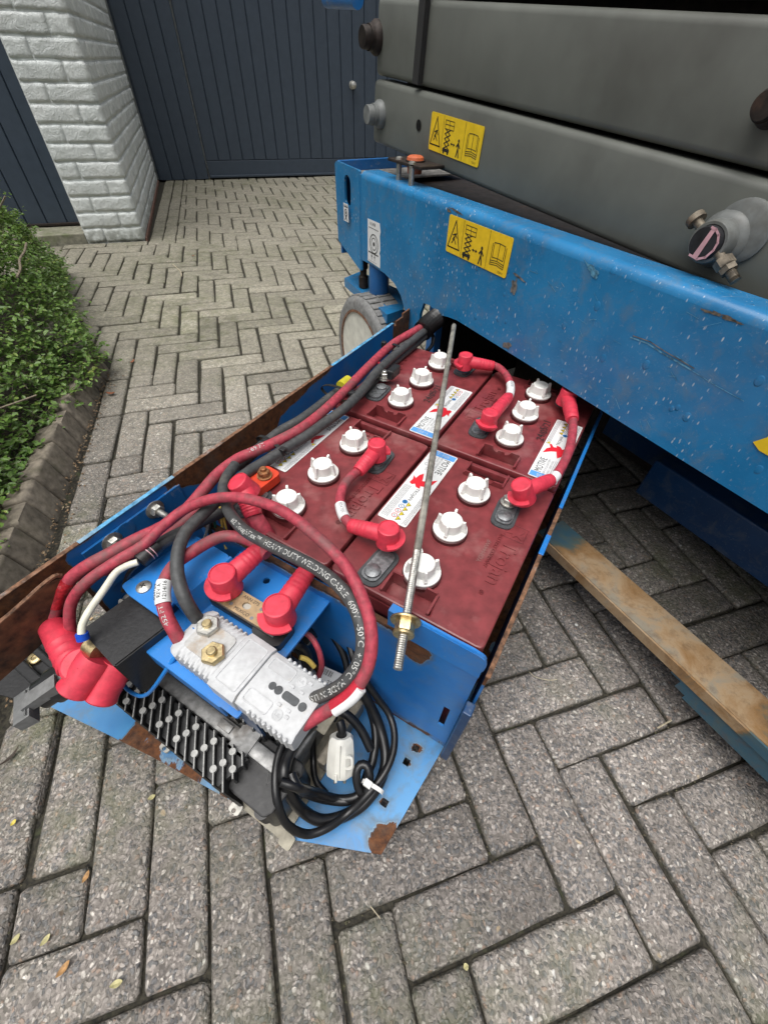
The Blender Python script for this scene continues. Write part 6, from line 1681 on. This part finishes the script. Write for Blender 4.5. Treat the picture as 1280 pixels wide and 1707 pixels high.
pth = curve_path([A_ - Vector((0, 0, .02)), A_, A_.lerp(B_, .3) + Vector((0, 0, .006)), A_.lerp(B_, .7) + Vector((0, 0, .006)), B_, B_ - Vector((0, 0, .02))], 5)
vs = []
for p in pth: vs += [p - s_v * .0024, p + s_v * .0024, p + s_v * .0024 + Vector((0, 0, .001)), p - s_v * .0024 + Vector((0, 0, .001))]
mb.add(vs, [(i * 4 + k, i * 4 + (k + 1) % 4, (i + 1) * 4 + (k + 1) % 4, (i + 1) * 4 + k) for i in range(len(pth) - 1) for k in range(4)]); mb.build('strap', WHITEP, tw)
mb = MB(Matrix.Translation(spot(614, 1308, .104)) @ Matrix.Rotation(R(-30), 4, 'Z')); mb.box(-.006, .0045, -.0042, .0042, -.003, .0042, .001); mb.build('tie_head', WHITEP, tw)
# plug: body leaning on the floor plate
a_, b_ = spot(569, 1226, .128), spot(567, 1286, .092)
ax = (b_ - a_).normalized()
PF = along(a_, ax)
# turn its flat side to the viewer
pl_ = thing('wall_plug', 'cream white mains plug lying inside the coil of black cord', 'plug', mat4=PF)
dv = (Vector((0, 0, HCAM)) - a_); lv = PF.inverted().to_3x3() @ dv; az_ = math.atan2(lv.y, lv.x)
PL = PF @ Matrix.Rotation(az_, 4, 'Z'); L = (b_ - a_).length
secs = [(.0, .0098, .0120), (.004, .0125, .0150), (.018, .0150, .0165), (L - .010, .0155, .0175), (L, .0150, .0172), (L + .003, .0135, .0160)]
vs = []; fs = []; n8 = 8
for z, hx, hy in secs:
    c_ = .38
    vs += [(hx, -hy * c_, z), (hx, hy * c_, z), (hx * c_, hy, z), (-hx * c_, hy, z), (-hx, hy * c_, z), (-hx, -hy * c_, z), (-hx * c_, -hy, z), (hx * c_, -hy, z)]
for i in range(len(secs) - 1): fs += [(i * n8 + k, i * n8 + (k + 1) % n8, (i + 1) * n8 + (k + 1) % n8, (i + 1) * n8 + k) for k in range(n8)]
fs += [tuple(range(n8))[::-1], tuple(range((len(secs) - 1) * n8, len(secs) * n8))]
mb = MB(PL); mb.add(vs, fs)
mb.build('plug_body', PLUGW, pl_, smooth=True)
mb = MB(PL); mb.lathe([(.0070, -.0008), (.0070, .0004)], 18); mb.build('lead_hole', INK, pl_)
mb = MB(PL); mb.box(-.0002, .0159, .0002, .0008, .006, L - .002); mb.build('body_seam', plain('seam_grey', (.3, .3, .28), .6), pl_)
mb = MB(PL)
vs, fs = plate(round_poly([(-.006, .018), (.006, .018), (.006, .036), (-.006, .036)], .005), [round_poly([(-.0035, .021), (.0035, .021), (.0035, .033), (-.0035, .033)], .003)], -.0012, .0012); mb.add(vs, fs, Matrix(((0, 0, 1, .0142), (1, 0, 0, -.0095), (0, 1, 0, 0), (0, 0, 0, 1)))); mb.box(.0135, .0175, .0035, .0065, L - .008, L + .003, .001); mb.build('pull_ring', PLUGW, pl_)
mb = MB(PL); mb.cyl((.002, .006, L), (.002, .006, L + .014), .0022, 10); mb.cyl((.002, -.006, L), (.002, -.006, L + .014), .0022, 10); mb.build('plug_pin', STEEL, pl_)
# ------------------------------------------------------------------ inline fuse and ring terminal on the far-left battery
t = thing('ring_terminal', 'ring terminal with thin red wire beside a small black fuse holder', 'terminal', spot(635, 640, .335))
p, q = pq(641, 625, .340); G = TR @ Matrix.Translation((p, q, .3345))
mb = MB(G); mb.lathe([(.0125, 0), (.0125, .0020), (.0110, .0022)], 24); mb.lathe([(.0115, .0024), (.0112, .0042)], 20); mb.lathe([(.0082, .004), (.0082, .0100), (.007, .011)], 6); mb.lathe([(.0042, .010), (.0042, .0135), (.003, .0145)], 12)
mb.build('stud_and_nut', STEEL, t, smooth=True)
p, q = pq(625, 625, .338)
mb = MB(TR @ Matrix.Translation((p, q, .337)) @ Matrix.Rotation(.8, 4, 'Z')); mb.lathe([(.0085, -.001), (.0088, .0014), (.006, .002)], 20); mb.build('wire_lug', plain('oxidised_copper', (.30, .27, .18), .6, .4, .4, 300, .7), t, smooth=True)
cable(t, [(641, 624, .341), (637, 616, .344), (632, 606, .346), (628, 600, .345)], .0026, REDFRESH, 'thin_red_wire', n=8)
G = Matrix.Translation(spot(656, 618, .350)) @ Matrix.Rotation(math.atan2(*(spot(668, 606, .35) - spot(645, 627, .35)).yx), 4, 'Z')
mb = MB(G); mb.box(-.015, .015, -.006, .006, -.010, .006, .002); mb.build('fuse_holder', BLACK, t)
# ------------------------------------------------------------------ switch and lever at the far left
sw = thing('disconnect_switch', 'black mounting plate at the left edge with a broken grey lever', 'switch', spot(60, 1130, .21))
c4 = [spot(-30, 1120, .205), spot(90, 1042, .205), spot(150, 1120, .205), spot(48, 1172, .205), spot(-30, 1150, .205)]
mb = MB(); n5 = 5; mb.v = [Vector(c) for c in c4] + [c + Vector((0, 0, -.004)) for c in c4]; mb.f = [(0, 1, 2, 3, 4)[::-1], (9, 8, 7, 6, 5)[::-1]] + [(i, (i + 1) % n5, n5 + (i + 1) % n5, n5 + i) for i in range(n5)]; mb.build('mounting_plate', BLKMETAL, sw)
gg = TR @ Matrix.Translation((*pq(62, 1105, .212), .205)) @ Matrix.Rotation(R(-90), 4, 'Z')
mb = MB(gg); mb.box(-.022, .034, -.018, -.006, 0, .010, .002); mb.box(-.030, .034, .004, .012, 0, .009, .002); mb.box(-.034, -.026, -.020, .014, 0, .006, .002); mb.build('slide_rail', BLKMETAL, sw)
for px, py, m_ in ((57, 1096, BRASSN), (26, 1093, STEEL)): mb = MB(Matrix.Translation(spot(px, py, .209))); mb.lathe([(.0085, -.004), (.0085, -.001), (.0065, .0005), (.0035, .0005), (.003, -.0005), (0, -.0006)], 20); mb.build('rail_screw', m_, sw, smooth=True)
a_, b_ = spot(118, 1128, .232), spot(70, 1158, .225)
mb = MB(along(a_, b_ - a_)); L = (b_ - a_).length
mb.lathe([(.018, -.01), (.0205, .002), (.0205, L * .55), (.017, L * .62), (.017, L)], 24); mb.build('switch_barrel', plain('black_scuffed_plastic', (.03, .032, .034), .32, 0, .35, 60, .8, (.12, .13, .14), .4), sw, smooth=True)
GREYL = plain('grey_lever_plastic', (.20, .205, .205), .5, 0, .12, 160, .3, (.30, .29, .26), .35)
a_, b_ = spot(86, 1150, .240), spot(24, 1188, .228); d = (b_ - a_).normalized(); sv = d.cross(Vector((0, 0, 1))).normalized(); L = (b_ - a_).length
mb = MB()
def quadbar(s0, s1, w0, w1, z0, z1, zz0, zz1):
    vs = []
    for s_, w_, za, zb in ((s0, w0, z0, z1), (s1, w1, zz0, zz1)):
        p = a_ + d * s_; vs += [p - sv * w_ + Vector((0, 0, za)), p + sv * w_ + Vector((0, 0, za)), p + sv * w_ + Vector((0, 0, zb)), p - sv * w_ + Vector((0, 0, zb))]
    mb.add(vs, [(0, 1, 2, 3), (7, 6, 5, 4), (0, 4, 5, 1), (1, 5, 6, 2), (2, 6, 7, 3), (3, 7, 4, 0)])
quadbar(-.01, L * .72, .0075, .0080, -.004, .012, -.004, .008); quadbar(L * .55, L, .017, .0165, -.016, .004, -.014, .002); quadbar(L * .62, L * 1.18, .015, .002, -.004, .006, -.016, -.010)
mb.build('grey_lever', GREYL, sw)
# something dark under the left boots
mb = MB(TR); mb.box(-.215, -.10, .40, .446, .052, .215, .004); mb.build('motor_housing', BLKMETAL, sw)
mb = MB(); mb.lathe([(.011, -.004), (.011, .003), (.008, .005), (0, .005)], 16, along(spot(218, 1003, .24), Vector((-.2, -.5, .8)))); mb.lathe([(.004, .005), (.0036, .016), (0, .016)], 12, along(spot(218, 1003, .24), Vector((-.2, -.5, .8)))); mb.build('earth_bolt', STEEL, sw, smooth=True)
# ------------------------------------------------------------------ fallen leaves and bits on the paving
def leaf(px, py, Lm, w_, az, mat, label, cat='leaf', curl=.25, grp='fallen leaves on the paving', z=.002):
    p = spot(px, py, z); n_ = 8; vs = []; rr_ = random.Random(int(px * 7 + py))
    for i in range(n_ + 1):
        t_ = i / n_; ww = w_ * math.sin(math.pi * min(1, t_ * .97 + .015)) ** .8; x = (t_ - .5) * Lm
        zc = curl * Lm * (2 * (t_ - .5)) ** 2 + .0008
        vs += [(x, -ww, zc + ww * .6), (x, 0, zc), (x, ww, zc + ww * .5)]
    fs = []
    for i in range(n_): fs += [(i * 3, i * 3 + 3, i * 3 + 4, i * 3 + 1), (i * 3 + 1, i * 3 + 4, i * 3 + 5, i * 3 + 2)]
    F = Matrix.Translation(p) @ Matrix.Rotation(R(az), 4, 'Z'); mb = MB(F); mb.add(vs, fs)
    o = mb.build('fallen_leaf', mat, None, smooth=True); return tag(o, label, cat, grp)
LB_ = plain('brown_leaf', (.26, .085, .03), .6, 0, .3, 200, .4); LY = plain('pale_yellow_leaf', (.50, .46, .24), .55, 0, .2, 200, .2, (.35, .28, .12), .4); LT = plain('tan_leaf', (.45, .26, .11), .6, 0, .25, 200, .3)
leaf(221, 604, .030 * .8, .006 * .8, 80, LB_, 'upright reddish-brown curled leaf out on the paving beyond the shrub'); leaf(186, 657, .034 * .8, .008 * .8, 5, LB_, 'orange-brown curled leaf lying at the foot of the edging')
leaf(322, 427, .028 * .8, .006 * .8, 60, LB_, 'small brown leaf far up the drive on the herringbone paving'); leaf(196, 1640, .017 * .8, .0042 * .8, 20, LY, 'pale oval leaf bottom left, lying flat and rounded')
leaf(78, 1617 - 50, .015 * .8, .0040 * .8, 60, LY, 'pale narrow leaf near the left edge of the paving'); leaf(108, 1615, .020 * .8, .0045 * .8, 60, LT, 'tan pointed leaf tipped up in the lower left joint')
leaf(28, 1566, .014 * .8, .0040 * .8, 60, LY, 'pale leaf nearest the left border of the picture'); leaf(145, 1462, .016 * .8, .004 * .8, 80, LT, 'orange-tan leaf wedged in the joint left of the tray front')
leaf(24, 1372, .010 * .8, .0035 * .8, 70, plain('bright_yellow_leaf', (.60, .50, .10), .5), 'bright yellow leaf on the block at the left edge'); leaf(254, 1330, .013 * .8, .004 * .8, 30, LY, 'crumpled yellow-green leaf just in front of the charger')
leaf(776, 1612, .008 * .8, .004 * .8, 20, LY, 'small cream leaf scrap in a joint at the bottom centre'); leaf(20, 1262, .040 * .8, .003 * .8, 65, plain('dark_leaf', (.05, .035, .025), .6), 'long dark shrivelled leaf under the grey lever')
def straw(P_l, r, label):
    mb = MB(); mb.tube(curve_path(pts(P_l, .003), 5), r, 5); o = mb.build('dry_stalk', plain('straw', (.48, .42, .30), .7, 0, .2, 200, .1), None); tag(o, label, 'stalk', 'dry stalks on the paving')
straw([(288, 440), (295, 446), (301, 452), (303, 460)], .0022, 'curved dry twig lying far up the drive'); straw([(1096, 1214), (1108, 1207), (1119, 1201)], .0012, 'straight dry straw near the guard bar')
straw([(882, 1120), (893, 1129), (915, 1134), (928, 1133)], .0007, 'fine curved grass stalk right of the tray')
straw([(618, 1512), (626, 1522), (634, 1532)], .0006, 'fine straw on the block below the blue floor plate')
# moss and grit in the joints: tufts scattered along paver edges
gm = MB(); rg = random.Random(5)
for k in range(5200):
    j = jobs[rg.randrange(0, min(420, len(jobs)))]
    if j[3] is not None: continue
    L2, W2 = RR * UNIT / 2, UNIT / 2
    if rg.random() < .72: u, v = rg.uniform(-L2, L2), rg.choice((-1, 1)) * W2
    else: u, v = rg.choice((-1, 1)) * L2, rg.uniform(-W2, W2)
    u += rg.gauss(0, .0011); v += rg.gauss(0, .0011)
    x = j[0] + u * math.cos(j[2]) - v * math.sin(j[2]); y = j[1] + u * math.sin(j[2]) + v * math.cos(j[2])
    if noise.noise(Vector((x * 6, y * 6, 2))) < -.05: continue
    s_ = rg.uniform(.0007, .0022); z = rg.uniform(-.007, -.002)
    a = rg.uniform(0, 3.14); dx, dy = math.cos(a) * s_, math.sin(a) * s_
    gm.add([(x - dx, y - dy, z), (x + dy, y - dx, z), (x + dx, y + dy, z), (x - dy, y + dx, z), (x, y, z + s_ * 1.1)], [(0, 1, 4), (1, 2, 4), (2, 3, 4), (3, 0, 4)])
o = gm.build('joint_grit', plain('grit', (.13, .11, .075), .9, 0, .5, 500, .4, (.10, .12, .04), .48), None); tag(o, 'sand, grit and moss crumbs caught in the paving joints', 'grit', kind='stuff')
